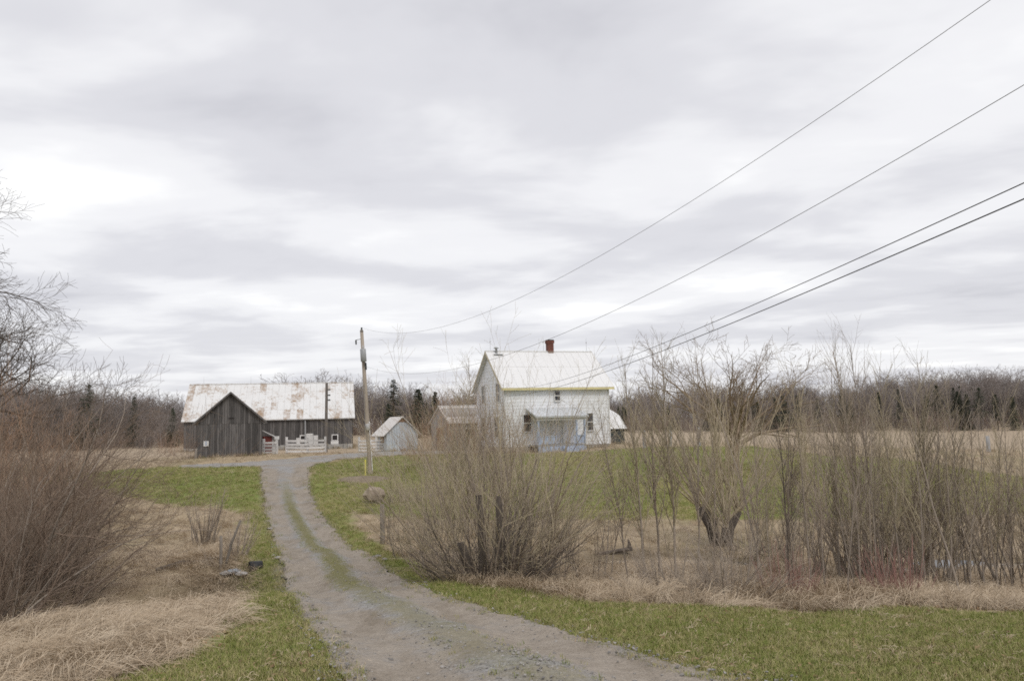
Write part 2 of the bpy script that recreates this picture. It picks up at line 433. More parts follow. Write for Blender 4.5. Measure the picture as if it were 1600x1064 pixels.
M["shed_roof"] = rusty_roof("shed_roof_metal", (0.70, 0.67, 0.64), 0.35)
M["siding"] = simple("white_siding", (0.80, 0.815, 0.84), (0.74, 0.755, 0.78), 1.2, 0.5, rand=0.03)
M["yellow_trim"] = simple("cream_yellow_trim", (0.74, 0.66, 0.34), (0.62, 0.56, 0.33), 2, 0.6, rand=0.05)
M["cream_trim"] = simple("cream_trim", (0.62, 0.56, 0.42), (0.50, 0.44, 0.33), 2, 0.6, rand=0.05)
M["white_paint"] = simple("white_paint", (0.74, 0.74, 0.74), (0.55, 0.55, 0.54), 3, 0.6, rand=0.12)
M["old_white"] = simple("weathered_white_paint", (0.72, 0.72, 0.72), (0.52, 0.51, 0.50), 6, 0.8, rand=0.2)
M["pale_blue"] = simple("pale_blue_wall", (0.44, 0.49, 0.53), (0.52, 0.56, 0.59), 2, 0.8, rand=0.05)
M["porch_blue"] = simple("porch_blue", (0.34, 0.40, 0.52), (0.40, 0.46, 0.57), 3, 0.7, rand=0.08)
M["porch_pale"] = simple("porch_inner", (0.76, 0.76, 0.79), (0.70, 0.70, 0.74), 2, 0.7, rand=0.04)
M["door_white"] = simple("door_white", (0.76, 0.75, 0.76), (0.66, 0.65, 0.66), 2, 0.6, rand=0)
M["porch_roof"] = simple("porch_roof_metal", (0.60, 0.62, 0.64), (0.52, 0.54, 0.56), 3, 0.5, rand=0.06)
M["porch_floor"] = simple("porch_floor", (0.33, 0.33, 0.34), (0.25, 0.25, 0.26), 4, 0.8, rand=0)
M["willow_bark"] = simple("willow_bark", (0.06, 0.05, 0.042), (0.11, 0.09, 0.075), 6, 0.95, rand=0, bump=.6)
M["brick"] = simple("chimney_brick", (0.20, 0.078, 0.06), (0.14, 0.062, 0.05), 12, 0.9, rand=0.25)
M["mortar"] = simple("mortar", (0.30, 0.22, 0.18), (0.24, 0.18, 0.15), 8, rand=0)
M["concrete"] = simple("foundation_stone", (0.46, 0.44, 0.41), (0.33, 0.31, 0.28), 3, 0.9, rand=0.1)
M["whitewash"] = simple("whitewashed_stone", (0.50, 0.49, 0.47), (0.24, 0.23, 0.21), 2.2, 0.9, rand=0.2, bump=.5)
M["brown_door"] = simple("brown_door", (0.28, 0.17, 0.11), (0.21, 0.13, 0.09), 3, rand=0.1)
M["red_paint"] = simple("faded_red_paint", (0.22, 0.06, 0.05), (0.14, 0.045, 0.04), 4, rand=0.1)
M["grey_wall"] = simple("grey_stucco", (0.40, 0.395, 0.39), (0.29, 0.28, 0.275), 1.6, 0.9, rand=0.05)
M["dark_wall"] = simple("tar_paper", (0.045, 0.055, 0.055), (0.085, 0.09, 0.088), 3, 0.9, rand=0.25)
M["pole"] = simple("pole_wood", (0.41, 0.355, 0.295), (0.30, 0.255, 0.21), 2.5, 0.9, stretch=(6, 6, .6), rand=0)
M["dark_pole"] = simple("dark_pole_wood", (0.15, 0.13, 0.115), (0.10, 0.09, 0.08), 2.5, 0.9, stretch=(6, 6, .6), rand=0)
M["post"] = simple("weathered_post", (0.17, 0.145, 0.12), (0.27, 0.24, 0.21), 3, 0.95, stretch=(6, 6, .8), rand=0.2)
M["grey_post"] = simple("pale_grey_post", (0.36, 0.36, 0.37), (0.27, 0.27, 0.275), 3, 0.95, stretch=(6, 6, .8), rand=0.1)
M["steel"] = simple("galvanised_steel", (0.38, 0.39, 0.40), (0.30, 0.31, 0.32), 5, 0.45, rand=0)
M["wire"] = simple("cable", (0.05, 0.05, 0.052), (0.07, 0.07, 0.072), 5, 0.6, rand=0)
M["wire_pale"] = simple("bare_conductor", (0.17, 0.17, 0.175), (0.2, 0.2, 0.2), 5, 0.5, rand=0)
M["yellow_plastic"] = simple("yellow_plastic", (0.56, 0.50, 0.09), (0.48, 0.44, 0.10), 3, 0.5, rand=0)
M["ceramic"] = simple("ceramic", (0.55, 0.55, 0.56), (0.4, 0.4, 0.4), 5, 0.3, rand=0)
M["plastic_black"] = simple("black_pipe", (0.02, 0.02, 0.022), (0.035, 0.035, 0.035), 3, 0.5, rand=0)
M["plastic_blue"] = simple("blue_grey_sheet", (0.22, 0.25, 0.29), (0.31, 0.33, 0.35), 6, 0.5, rand=0)
M["soil"] = simple("bare_soil", (0.27, 0.22, 0.165), (0.19, 0.15, 0.11), 4, 0.95, rand=0, bump=.6)
m_, nt_, b_ = new_mat("window_glass"); b_.inputs["Base Color"].default_value = (0.03, 0.035, 0.045, 1); b_.inputs["Roughness"].default_value = 0.12; b_.inputs["Specular IOR Level"].default_value = 0.5; M["glass"] = m_
m_, nt_, b_ = new_mat("stream_water"); b_.inputs["Base Color"].default_value = (0.035, 0.03, 0.022, 1); b_.inputs["Roughness"].default_value = 0.06; b_.inputs["Specular IOR Level"].default_value = 0.5
bn_ = nd(nt_, "ShaderNodeBump", i_Strength=0.15, i_Distance=0.02, i_Height=noise(nt_, wpos(nt_), 6, 3)); nt_.links.new(bn_.outputs[0], b_.inputs["Normal"]); M["water"] = m_


def bark(name, c1, c2): return simple(name, c1, c2, 5, 0.9, stretch=(3, 3, 1), rand=0.22, detail=3)


M["bark_dark"] = bark("bark_dark", (0.075, 0.06, 0.05), (0.14, 0.115, 0.095))
M["bark_grey"] = bark("bark_grey", (0.24, 0.20, 0.165), (0.34, 0.29, 0.24))
M["bark_tan"] = bark("bark_tan", (0.25, 0.185, 0.13), (0.35, 0.27, 0.195))
M["twig_brown"] = bark("twig_brown", (0.17, 0.125, 0.095), (0.25, 0.19, 0.145))
M["twig_grey"] = bark("twig_grey", (0.30, 0.245, 0.19), (0.40, 0.335, 0.27))
M["twig_olive"] = bark("twig_olive", (0.30, 0.25, 0.165), (0.40, 0.345, 0.24))
M["twig_red"] = bark("twig_russet", (0.30, 0.18, 0.115), (0.40, 0.265, 0.175))
M["twig_dark"] = bark("twig_dark", (0.085, 0.07, 0.06), (0.14, 0.118, 0.10))
M["twig_crimson"] = bark("twig_crimson", (0.22, 0.115, 0.10), (0.27, 0.16, 0.13))
M["far_bark"] = bark("far_bark", (0.19, 0.165, 0.152), (0.27, 0.235, 0.218))  # distance haze painted into the bark colour: greyer and paler
M["far_red"] = bark("far_russet", (0.23, 0.17, 0.135), (0.30, 0.23, 0.185))
M["needle"] = simple("conifer_needles", (0.06, 0.075, 0.05), (0.11, 0.12, 0.085), 1.5, 0.8, rand=0.25)
M["trunk_conifer"] = bark("conifer_bark", (0.11, 0.085, 0.065), (0.17, 0.135, 0.11))


# ------------------------------------------------------------------ ground sheet
def axis(lo, hi, core0, core1, step, grow=1.09):
    a = list(np.arange(core0, core1 + 1e-6, step)); s = step
    while a[-1] < hi: s *= grow; a.append(a[-1] + s)
    s = step
    while a[0] > lo: s *= grow; a.insert(0, a[0] - s)
    return np.array(a)


gx = axis(-2600, 2600, -24, 26, 0.33); gy = axis(-600, 3200, -4, 52, 0.33)
GX, GY = np.meshgrid(gx, gy); GP = np.c_[GX.ravel(), GY.ravel()]
GZ = gz(GP[:, 0], GP[:, 1])
near_m = (np.abs(GP[:, 0]) < 90) & (GP[:, 1] > -20) & (GP[:, 1] < 120)
gsd = np.full(len(GP), 5.0); wsd = np.full(len(GP), 9.0); dsd = np.full(len(GP), 9.0)
gsd[near_m] = green_sd(GP[near_m]); wsd[near_m] = stream_d(GP[near_m]); dsd[near_m] = seg_dist(GP[near_m], DRIVE)
# stream channel cut into the hollow
CH = lambda d: -0.30 * np.exp(-(d / 0.85) ** 2)
GZ = GZ + CH(wsd)
GZ = GZ - 0.10 * np.clip((-dsd - 0.35) / 0.4, 0, 1)
GZ = np.where(dsd < 0.15, GZ - 0.03, GZ)
nx, ny = len(gx), len(gy)
idx = np.arange(nx * ny).reshape(ny, nx)
gf = np.c_[idx[:-1, :-1].ravel(), idx[:-1, 1:].ravel(), idx[1:, 1:].ravel(), idx[1:, :-1].ravel()]
gme = mk_mesh("ground", np.c_[GP, GZ].tolist(), gf.tolist(), M["ground"], True)
gme.vertices.foreach_set("co", np.c_[GP, GZ].ravel())
for k, arr in (("green", gsd), ("wet", wsd), ("drive", dsd)):
    gme.attributes.new(k, "FLOAT", "POINT").data.foreach_set("value", np.clip(arr, -8, 8).astype(np.float32))
tag(obj("ground", gme), "grassy and straw coloured farm ground", "ground", kind="structure")


# driveway sheet (cells inside the surveyed outline, rim vertices pulled on to the outline)
def sheet(name, polygon, cell_of, mat, lift, label):
    x0, y0 = polygon.min(0) - .3; x1, y1 = polygon.max(0) + .3
    ys = [y0]
    while ys[-1] < y1: ys.append(ys[-1] + cell_of(ys[-1]))
    xs = np.arange(x0, x1, 0.075)
    keepV = {}; V = []; F = []; 
    X, Y = np.meshgrid(xs, np.array(ys)); P = np.c_[X.ravel(), Y.ravel()]
    wob = 0.10 * (np.sin(P[:, 0] * 5.1 + P[:, 1] * 2.3) + np.sin(P[:, 1] * 4.7 - P[:, 0] * 1.9) + np.sin(P[:, 1] * 11 + P[:, 0] * 9) * .5) * .5
    sd = seg_dist(P, polygon) + wob
    nyy, nxx = X.shape; SD = sd.reshape(nyy, nxx)
    c = (SD[:-1, :-1] + SD[1:, :-1] + SD[:-1, 1:] + SD[1:, 1:]) / 4 < 0
    j, i = np.where(c)
    q = np.c_[j * nxx + i, j * nxx + i + 1, (j + 1) * nxx + i + 1, (j + 1) * nxx + i]
    used, inv = np.unique(q.ravel(), return_inverse=True)
    Pk = P[used].copy(); sdk = sd[used]
    # gradient
    gy_, gx_ = np.gradient(SD); gx_ = gx_ / 0.075; gy_ = gy_ / np.gradient(np.array(ys))[:, None]
    gk = np.c_[gx_.ravel()[used], gy_.ravel()[used]]; gk /= (np.linalg.norm(gk, axis=1, keepdims=True) + 1e-6)
    mv = np.abs(sdk) < 0.06; Pk[mv] -= gk[mv] * sdk[mv][:, None]
    dl = seg_dist(Pk, LEFT_E, False); dr = seg_dist(Pk, RIGHT_E, False)
    u = (dl - dr) / (dl + dr + 1e-6)
    z = gz(Pk[:, 0], Pk[:, 1]) + lift + np.where(Pk[:, 1] < 48, 0.05 * np.cos(u * math.pi * 1.8) * (np.abs(u) < .95), 0)
    z -= np.clip((sdk + 0.30) / 0.30, 0, 1) * (lift - 0.006 + 0.02)
    z += 0.012 * np.sin(Pk[:, 0] * 7 + Pk[:, 1] * 3.3) * np.sin(Pk[:, 1] * 2.9)
    me = mk_mesh(name, np.c_[Pk, z].tolist(), inv.reshape(-1, 4).tolist(), mat, True)
    me.attributes.new("across", "FLOAT", "POINT").data.foreach_set("value", u.astype(np.float32))
    o = obj(name, me); tag(o, label, "driveway", kind="structure"); return o


sheet("driveway", DRIVE, lambda y: 0.075 if y < 14 else 0.12 if y < 30 else 0.2, M["gravel"], 0.035, "gravel farm driveway with two worn tracks and a grassy middle")


def ribbon(name, line, w, lift, mat, label, cat, kind="structure"):
    pts = [];
    for a, b in zip(line[:-1], line[1:]):
        for t in np.linspace(0, 1, 8, endpoint=False): pts.append(a + (b - a) * t)
    pts = np.array(pts); d = np.gradient(pts, axis=0); d /= np.linalg.norm(d, axis=1, keepdims=True); nrm = np.c_[-d[:, 1], d[:, 0]]
    wv = w * (1 + .35 * np.sin(np.arange(len(pts)) * .9) + .2 * np.sin(np.arange(len(pts)) * 2.3))
    zc = gz(pts[:, 0], pts[:, 1]); k = np.ones(9) / 9; zc = np.convolve(np.pad(zc, 4, mode="edge"), k, "valid") + lift
    V = []; F = []
    for i in range(len(pts)):
        for s in (-1, 1): V.append((*(pts[i] + nrm[i] * wv[i] * s), zc[i]))
    for i in range(len(pts) - 1): F.append((2 * i, 2 * i + 1, 2 * i + 3, 2 * i + 2))
    V = [tuple(map(float, v)) for v in V]
    return tag(obj(name, mk_mesh(name, V, F, mat)), label, cat, kind=kind)


ribbon("stream_water", STREAM, 0.55, -0.17, M["water"], "narrow dark stream in the hollow left of the driveway", "stream")
ribbon("stream_water", STREAM_R, 0.65, -0.17, M["water"], "shallow still stream water behind the right thicket", "stream")
tag(obj("puddle", mk_mesh("puddle", [(float(p[0] + .9 * math.cos(t) * (1 + .2 * math.sin(3 * t))), float(p[1] + .7 * math.sin(t)), float(g1(*p)) + .03) for p in [hit(1488, 883)] for t in np.linspace(0, 2 * math.pi, 20, endpoint=False)], [tuple(range(20))], M["water"])),
    "small bright pool of standing water among the right saplings", "water", kind="structure")



# ------------------------------------------------------------------ farmhouse
def siding_gable(parent, depth, z0, z_eave, z_ridge, step, mat, xs):
    """clapboards on an end wall in the plane x = xs (facing -x when xs == 0), wall along y from 0 to depth"""
    z = z0; sg = -1 if xs <= 0 else 1
    while z < z_ridge - .05:
        z1 = min(z + step, z_ridge)
        def lim(h):
            if h <= z_eave: return 0.0, depth
            t = (h - z_eave) / (z_ridge - z_eave) * depth / 2
            return t, depth - t
        a0, b0 = lim(z); a1, b1 = lim(z1 - .004)
        if b1 - a1 < .02: a1 = b1 = depth / 2
        o0, o1 = sg * .022, sg * .008
        V = [(xs, a0, z), (xs + o0, a0, z), (xs + o0, b0, z), (xs, b0, z), (xs, a1, z1 - .004), (xs + o1, a1, z1 - .004), (xs + o1, b1, z1 - .004), (xs, b1, z1 - .004)]
        hexa("siding_board", V, mat, parent); z = z1


def sash_window(parent, x0, x1, z0, z1, ywall, name="window"):
    f = .055; V = []; F = []
    def bx(a0, a1, b0, b1, c0, c1):
        b = len(V); V.extend([(a0, b0, c0), (a1, b0, c0), (a1, b1, c0), (a0, b1, c0), (a0, b0, c1), (a1, b0, c1), (a1, b1, c1), (a0, b1, c1)])
        F.extend([tuple(b + i for i in q) for q in BF])
    y0, y1 = ywall - .07, ywall - .002; zm = (z0 + z1) / 2
    bx(x0 - f, x0, y0, y1, z0 - f, z1 + f); bx(x1, x1 + f, y0, y1, z0 - f, z1 + f)
    bx(x0, x1, y0, y1, z1, z1 + f); bx(x0, x1, y0, y1, z0 - f, z0); bx(x0, x1, y0 + .01, y1, zm - .035, zm + .035)
    w = obj(name, mk_mesh(name, V, F, M["white_paint"]), parent)
    box("pane", x0, x1, ywall - .045, ywall - .004, z0, zm - .035, M["glass"], w)
    box("pane", x0, x1, ywall - .035, ywall - .004, zm + .035, z1, M["glass"], w)
    box("sill", x0 - f * 1.5, x1 + f * 1.5, ywall - .11, ywall - .002, z0 - f - .04, z0 - f - .003, M["white_paint"], w)
    return w


HA = math.radians(20); HP = at(790, 703, 61); HW, HG = 8.85, 7.0
HZ = min(g1(HP[0], HP[1]), g1(HP[0] + HW * math.cos(HA), HP[1] + HW * math.sin(HA))) - 0.02
house = tag(empty("farmhouse", (HP[0], HP[1], HZ), HA), "white clapboard two storey farmhouse with pale metal roof and blue porch", "house")


def hw(px, py, off=0.0):
    P = (HP[0] + off * math.sin(HA), HP[1] - off * math.cos(HA))
    s, z = on_wall(px, py, P, HA); return s, z - HZ


OH, OE = .32, .38; ZB = .45
zfb = hw(870, 609, OE)[1] + .09; ZR = hw(845, 548.5, -HG / 2)[1] - .16
ZE = (zfb + OE * ZR / (HG / 2)) / (1 + OE / (HG / 2))
box("foundation", .03, HW - .03, .03, HG - .03, -.6, ZB, M["concrete"], house)
prism_x("wall_core", [(0.02, ZB), (HG - .02, ZB), (HG - .02, ZE), (HG / 2, ZR - .05), (0.02, ZE)], .02, HW - .02, M["siding"], house)
z = ZB - .04
nb = 18; st = (ZE - ZB + .04) / nb
for k in range(nb):
    z0 = z + k * st; z1 = z0 + st - .001
    hexa("siding_board", [(-.0, -.02, z0), (HW, -.02, z0), (HW, .018, z0), (0, .018, z0), (0, -.006, z1), (HW, -.006, z1), (HW, .018, z1), (0, .018, z1)], M["siding"], house)
siding_gable(house, HG, ZB - .04, ZE, ZR - .02, st, M["siding"], 0.0)
for xx in (0, HW): box("corner_board", xx - .05, xx + .05, -.055, .0, ZB - .06, ZE, M["white_paint"], house)
# roof: two rows of metal sheets on the front slope, a slab behind
slope = (ZR - ZE) / (HG / 2); th = .05
roof = prism_x("roof", [(-OE, ZE - slope * OE + .10), (HG / 2, ZR + .10), (HG + OE, ZE - slope * OE + .10), (HG + OE, ZE - slope * OE), (HG / 2, ZR), (-OE, ZE - slope * OE)], -OH, HW + OH, M["white_roof"], house)
rows = [(-OE - .03, HG / 4 + .08), (HG / 4, HG / 2 + .01)]; ncol = 14; cw = (HW + 2 * OH) / ncol
for r_i, (ya, yb) in enumerate(rows):
    for c in range(ncol):
        x0 = -OH + c * cw; x1 = x0 + cw - .012
        l = .012 + (.022 if r_i == 1 else 0) + random.uniform(0, .006)
        f = lambda y: ZE + slope * y + .10
        V = [(x0, ya, f(ya) + l), (x1, ya, f(ya) + l), (x1, yb, f(yb) + l), (x0, yb, f(yb) + l), (x0, ya, f(ya) + l + .018), (x1, ya, f(ya) + l + .018), (x1, yb, f(yb) + l + .018), (x0, yb, f(yb) + l + .018)]
        hexa("roof_sheet", V, M["white_roof"], roof)
        if c: box_ = hexa("roof_seam", [(x0 - .022, ya, f(ya) + l), (x0 + .012, ya, f(ya) + l), (x0 + .012, yb, f(yb) + l), (x0 - .022, yb, f(yb) + l), (x0 - .022, ya, f(ya) + l + .045), (x0 + .012, ya, f(ya) + l + .045), (x0 + .012, yb, f(yb) + l + .045), (x0 - .022, yb, f(yb) + l + .045)], M["white_roof"], roof)
box("ridge_cap", -OH - .01, HW + OH + .01, HG / 2 - .12, HG / 2 + .12, ZR + .085, ZR + .165, M["white_roof"], roof)
zf = ZE - slope * OE
box("fascia", -OH - .02, HW + OH + .02, -OE - .05, -OE - .004, zf - .09, zf + .085, M["yellow_trim"], house)
box("soffit", -OH, HW + OH, -OE, .0, zf - .05, zf - .01, M["white_paint"], house)
for sgn in (0, 1):
    for xx in (-OH - .035, HW + OH + .004):
        ya, yb = (-OE - .05, HG / 2) if sgn == 0 else (HG / 2, HG + OE + .05)
        g = lambda y: ZE + slope * (y if sgn == 0 else HG - y)
        hexa("rake_board", [(xx, ya, g(ya) - .10), (xx + .03, ya, g(ya) - .10), (xx + .03, yb, g(yb) - .10), (xx, yb, g(yb) - .10), (xx, ya, g(ya) + .11), (xx + .03, ya, g(ya) + .11), (xx + .03, yb, g(yb) + .11), (xx, yb, g(yb) + .11)], M["cream_trim"], house)
# windows
a, b = hw(866.5, 625.5), hw(873.5, 611); sash_window(house, a[0], b[0], a[1], b[1], -.05)
a, b = hw(917.5, 672), hw(925, 646); sash_window(house, a[0], b[0], a[1], b[1], -.05)
a, b = hw(818, 674), hw(828.5, 648); sash_window(house, a[0], b[0], a[1], b[1], -.05)
# gable windows (in the plane x = 0)
def gable_window(y0, y1, z0, z1):
    fr = .06; V = []; F = []
    for (p0, p1, q0, q1) in ((y0 - fr, y0, z0 - fr, z1 + fr), (y1, y1 + fr, z0 - fr, z1 + fr), (y0, y1, z1, z1 + fr), (y0, y1, z0 - fr, z0), (y0, y1, (z0 + z1) / 2 - .03, (z0 + z1) / 2 + .03)):
        bb = len(V); V.extend([(-.075, p0, q0), (-.01, p0, q0), (-.01, p1, q0), (-.075, p1, q0), (-.075, p0, q1), (-.01, p0, q1), (-.01, p1, q1), (-.075, p1, q1)]); F.extend([tuple(bb + i for i in q) for q in BF])
    w = obj("window", mk_mesh("window", V, F, M["white_paint"]), house); box("pane", -.05, -.012, y0, y1, z0, (z0 + z1) / 2 - .03, M["glass"], w); box("pane", -.042, -.012, y0, y1, (z0 + z1) / 2 + .03, z1, M["glass"], w)
for (y0, y1, z0, z1) in ((1.0, 1.75, 3.9, 5.3), (4.7, 5.45, 3.9, 5.3), (1.4, 2.3, 1.2, 2.7), (4.7, 5.6, 1.2, 2.7)): gable_window(y0, y1, z0, z1)
# chimney: courses of bricks
cxm = hw(859, 540, -HG / 2)[0]; cym = HG / 2
ch = box("chimney", cxm - .24, cxm + .24, cym - .24, cym + .24, ZR - .3, ZR + .98, M["mortar"], house)
zc = ZR + .16
for k in range(11):
    g = .255 + (.05 if k >= 8 else 0); hgt = .068
    off = 0.5 * (k % 2)
    for side in range(4):
        for j in range(2):
            t0 = -g + j * g + (.0 if not off else -.0); t1 = t0 + g - .01
            if side == 0: box("brick", cxm + t0, cxm + t1, cym - g, cym - g + .05, zc, zc + hgt, M["brick"], ch)
            elif side == 1: box("brick", cxm + t0, cxm + t1, cym + g - .05, cym + g, zc, zc + hgt, M["brick"], ch)
            elif side == 2: box("brick", cxm - g, cxm - g + .05, cym + t0 + .052 * (j == 0), cym + t1 - .052 * (j == 1), zc, zc + hgt, M["brick"], ch)
            else: box("brick", cxm + g - .05, cxm + g, cym + t0 + .052 * (j == 0), cym + t1 - .052 * (j == 1), zc, zc + hgt, M["brick"], ch)
    zc += hgt + .012
box("flue_cap", cxm - .27, cxm + .27, cym - .27, cym + .27, zc, zc + .06, M["dark_wall"], ch)
for xr in (hw(766, 540, -HG / 2)[0], hw(849, 540, -HG / 2)[0], hw(916, 540, -HG / 2)[0]):
    rod = tube_obj("lightning_rod", [(xr, HG / 2, ZR + .15), (xr, HG / 2, ZR + 1.05), (xr, HG / 2, ZR + 1.3)], [.012, .01, .004], 5, M["steel"], house)
    t = Tubes(); t.add([Vector((xr, HG / 2, ZR + .84)), Vector((xr, HG / 2, ZR + .88)), Vector((xr, HG / 2, ZR + .92)), Vector((xr, HG / 2, ZR + .96))], [.015, .05, .05, .015], 8)
    obj("glass_ball", t.mesh("glass_ball", M["ceramic"]), rod)
# pipe vent with cap near the left end of the ridge
tube_obj("roof_vent", [(.55, HG / 2 - .25, ZR - .1), (.55, HG / 2 - .25, ZR + .3), (.55, HG / 2 - .25, ZR + .31), (.55, HG / 2 - .25, ZR + .37), (.55, HG / 2 - .25, ZR + .45)], [.09, .09, .22, .2, .05], 8, M["steel"], house)
box("vent_flashing", .25, 1.0, HG / 2 - .62, HG / 2 - .25, ZR - .22, ZR - .16, M["steel"], house)

# porch (2 m deep, in front of the wall)
pd = 1.9
sL = hw(841, 690, pd)[0]; sR = hw(916, 690, pd)[0]; zpf = .55
porch = obj("porch", mk_mesh("porch", [(sL, -pd, zpf - .12), (sR, -pd, zpf - .12), (sR, -.04, zpf - .12), (sL, -.04, zpf - .12), (sL, -pd, zpf), (sR, -pd, zpf), (sR, -.04, zpf), (sL, -.04, zpf)], BF, M["porch_floor"]), house)
for k in range(12):
    w_ = (sR - sL) / 12; box("skirt_board", sL + k * w_ + .008, sL + (k + 1) * w_ - .008, -pd - .02, -pd + .02, -.35, zpf - .13, M["porch_blue"], porch)
zpr = hw(880, 650, pd)[1]; zpw = hw(875, 637)[1]
nsh = 8
prism_x("porch_roof", [(-pd - .22, zpr), (-.035, zpw - .02), (-.035, zpw - .12), (-pd - .22, zpr - .09)], sL - .18, sR + .18, M["porch_roof"], porch)
for k in range(nsh):
    w_ = (sR - sL + .40) / nsh; x0 = sL - .2 + k * w_
    hexa("roof_sheet", [(x0, -pd - .25, zpr + .005), (x0 + w_ - .012, -pd - .25, zpr + .005), (x0 + w_ - .012, -.035, zpw - .01), (x0, -.035, zpw - .01), (x0, -pd - .25, zpr + .025), (x0 + w_ - .012, -pd - .25, zpr + .025), (x0 + w_ - .012, -.035, zpw + .01), (x0, -.035, zpw + .01)], M["porch_roof"], porch)
box("porch_beam", sL - .02, sR + .02, -pd - .02, -pd + .12, zpr - .30, zpr - .10, M["white_paint"], porch)
for sx_ in (sL + .07, hw(902, 680, pd)[0], sR - .07):
    box("porch_post", sx_ - .06, sx_ + .06, -pd + .0, -pd + .12, zpf + .003, zpr - .302, M["porch_blue"], porch)
xs2 = hw(897, 680, pd)[0]; xs1 = hw(871, 680, pd)[0]
for (x0, x1) in ((sL + .14, xs1), (xs2, sR - .14)):
    n = max(2, int((x1 - x0) / .16)); w_ = (x1 - x0) / n
    for k in range(n): box("rail_board", x0 + k * w_, x0 + (k + 1) * w_ - .01, -pd + .03, -pd + .06, zpf + .05, zpf + .60, M["porch_blue"], porch)
    box("rail_cap", x0, x1, -pd - .0, -pd + .10, zpf + .602, zpf + .66, M["porch_blue"], porch)
# doors on the house wall inside the open porch
for (pa, pb2, mt_) in ((862, 875, "door_white"), (881, 896, "porch_pale")):
    x0 = hw(pa, 680)[0]; x1 = hw(pb2, 680)[0]
    d = box("door", x0, x1, -.075, -.024, zpf + .02, zpf + 1.95, M[mt_], porch)
    for (a0, a1, b0, b1) in ((x0 - .1, x0 - .003, zpf + .02, zpf + 2.05), (x1 + .003, x1 + .1, zpf + .02, zpf + 2.05), (x0, x1, zpf + 1.953, zpf + 2.05)): box("frame_board", a0, a1, -.09, -.024, b0, b1, M["white_paint"], d)
    box("handle", x0 + .07, x0 + .12, -.12, -.077, zpf + .95, zpf + 1.05, M["steel"], d)
xi0 = sL + .12
tube_obj("porch_lamp", [(xi0 + .6, -.03, zpr - .45), (xi0 + .6, -.14, zpr - .5), (xi0 + .6, -.14, zpr - .62)], [.03, .06, .045], 7, M["dark_wall"], porch)
for k in range(3): box("step", hw(880, 700, pd)[0] - .1, hw(897, 700, pd)[0] + .1, -pd - .3 * (k + 1), -pd - .3 * k - .022, -.4, zpf - .14 * (k + 1), M["porch_blue"], porch)
# service mast bracket on the eave
tube_obj("service_bracket", [(sR + .22, -.05, 2.7), (sR + .22, -.3, 3.05), (sR + .22, -.3, 3.15)], .025, 6, M["steel"], house)

# plank box beside the porch
pb = hit(838, 697); o = tag(empty("timber_pile", (pb[0], pb[1], g1(*pb))), "small heap of pale split planks at the left porch corner", "timber")
for k in range(6):
    x = random.uniform(-.5, .1); bx_ = box("plank", x, x + .9, -.1 + .1 * (k % 3), -.02 + .1 * (k % 3), -.02 + .07 * (k // 3), .045 + .07 * (k // 3), M["boulder"], o)


# ------------------------------------------------------------------ barn
def board_wall(parent, x0, x1, y, z0, zt, n, mat, name="board", proud=.03, gap=.02, jit=.03, skip=()):
    w = (x1 - x0) / n
    for k in range(n):
        a0 = x0 + k * w; a1 = a0 + w - gap * random.uniform(.4, 1.4); ztop = zt((a0 + a1) / 2) if callable(zt) else zt
        zl, zr = (zt(a0), zt(a1)) if callable(zt) else (zt, zt)
        pr = proud * random.uniform(.5, 1.3); zb = z0 + random.uniform(0, jit)
        for (s0, s1, cut) in [(zb, None, None)]:
            V = [(a0, y - pr, zb), (a1, y - pr, zb), (a1, y, zb), (a0, y, zb), (a0, y - pr, zl), (a1, y - pr, zr), (a1, y, zr), (a0, y, zl)]
            hexa(name, V, mat, parent)


BA = math.radians(13); BP = at(287, 706, 82); BW = 17.9; BG = 9.0
BZ = g1(BP[0] + 8, BP[1] + 1) - .1
barn = tag(empty("barn", (BP[0], BP[1], BZ), BA), "long grey board barn with rust streaked white metal roof", "barn")
bw = lambda px, py, off=0: (lambda P: (lambda q: (q[0], q[1] - BZ))(on_wall(px, py, P, BA)))((BP[0] + off * math.sin(BA), BP[1] - off * math.cos(BA)))
BW = bw(551, 700)[0]; bze = bw(420, 653)[1]; bzr = bze + 3.75
prism_x("wall_core", [(0.03, .3), (BG - .03, .3), (BG - .03, bze), (BG / 2, bzr - .1), (.03, bze)], .03, BW - .03, M["barn_back"], barn)
board_wall(barn, 0, BW, 0.0, .35, bze - .02, 72, M["barn_board"])
for k in range(30):
    w_ = BG / 30; y0, y1 = k * w_, (k + 1) * w_ - .02
    zt = lambda y: bze + (bzr - bze) * (1 - abs(y - BG / 2) / (BG / 2)) - .12
    for xx, pr in ((BW, .03), (-.03, .03)):
        hexa("board", [(xx, y0, .35), (xx + pr, y0, .35), (xx + pr, y1, .35), (xx, y1, .35), (xx, y0, zt(y0)), (xx + pr, y0, zt(y0)), (xx + pr, y1, zt(y1)), (xx, y1, zt(y1))], M["barn_board"], barn)
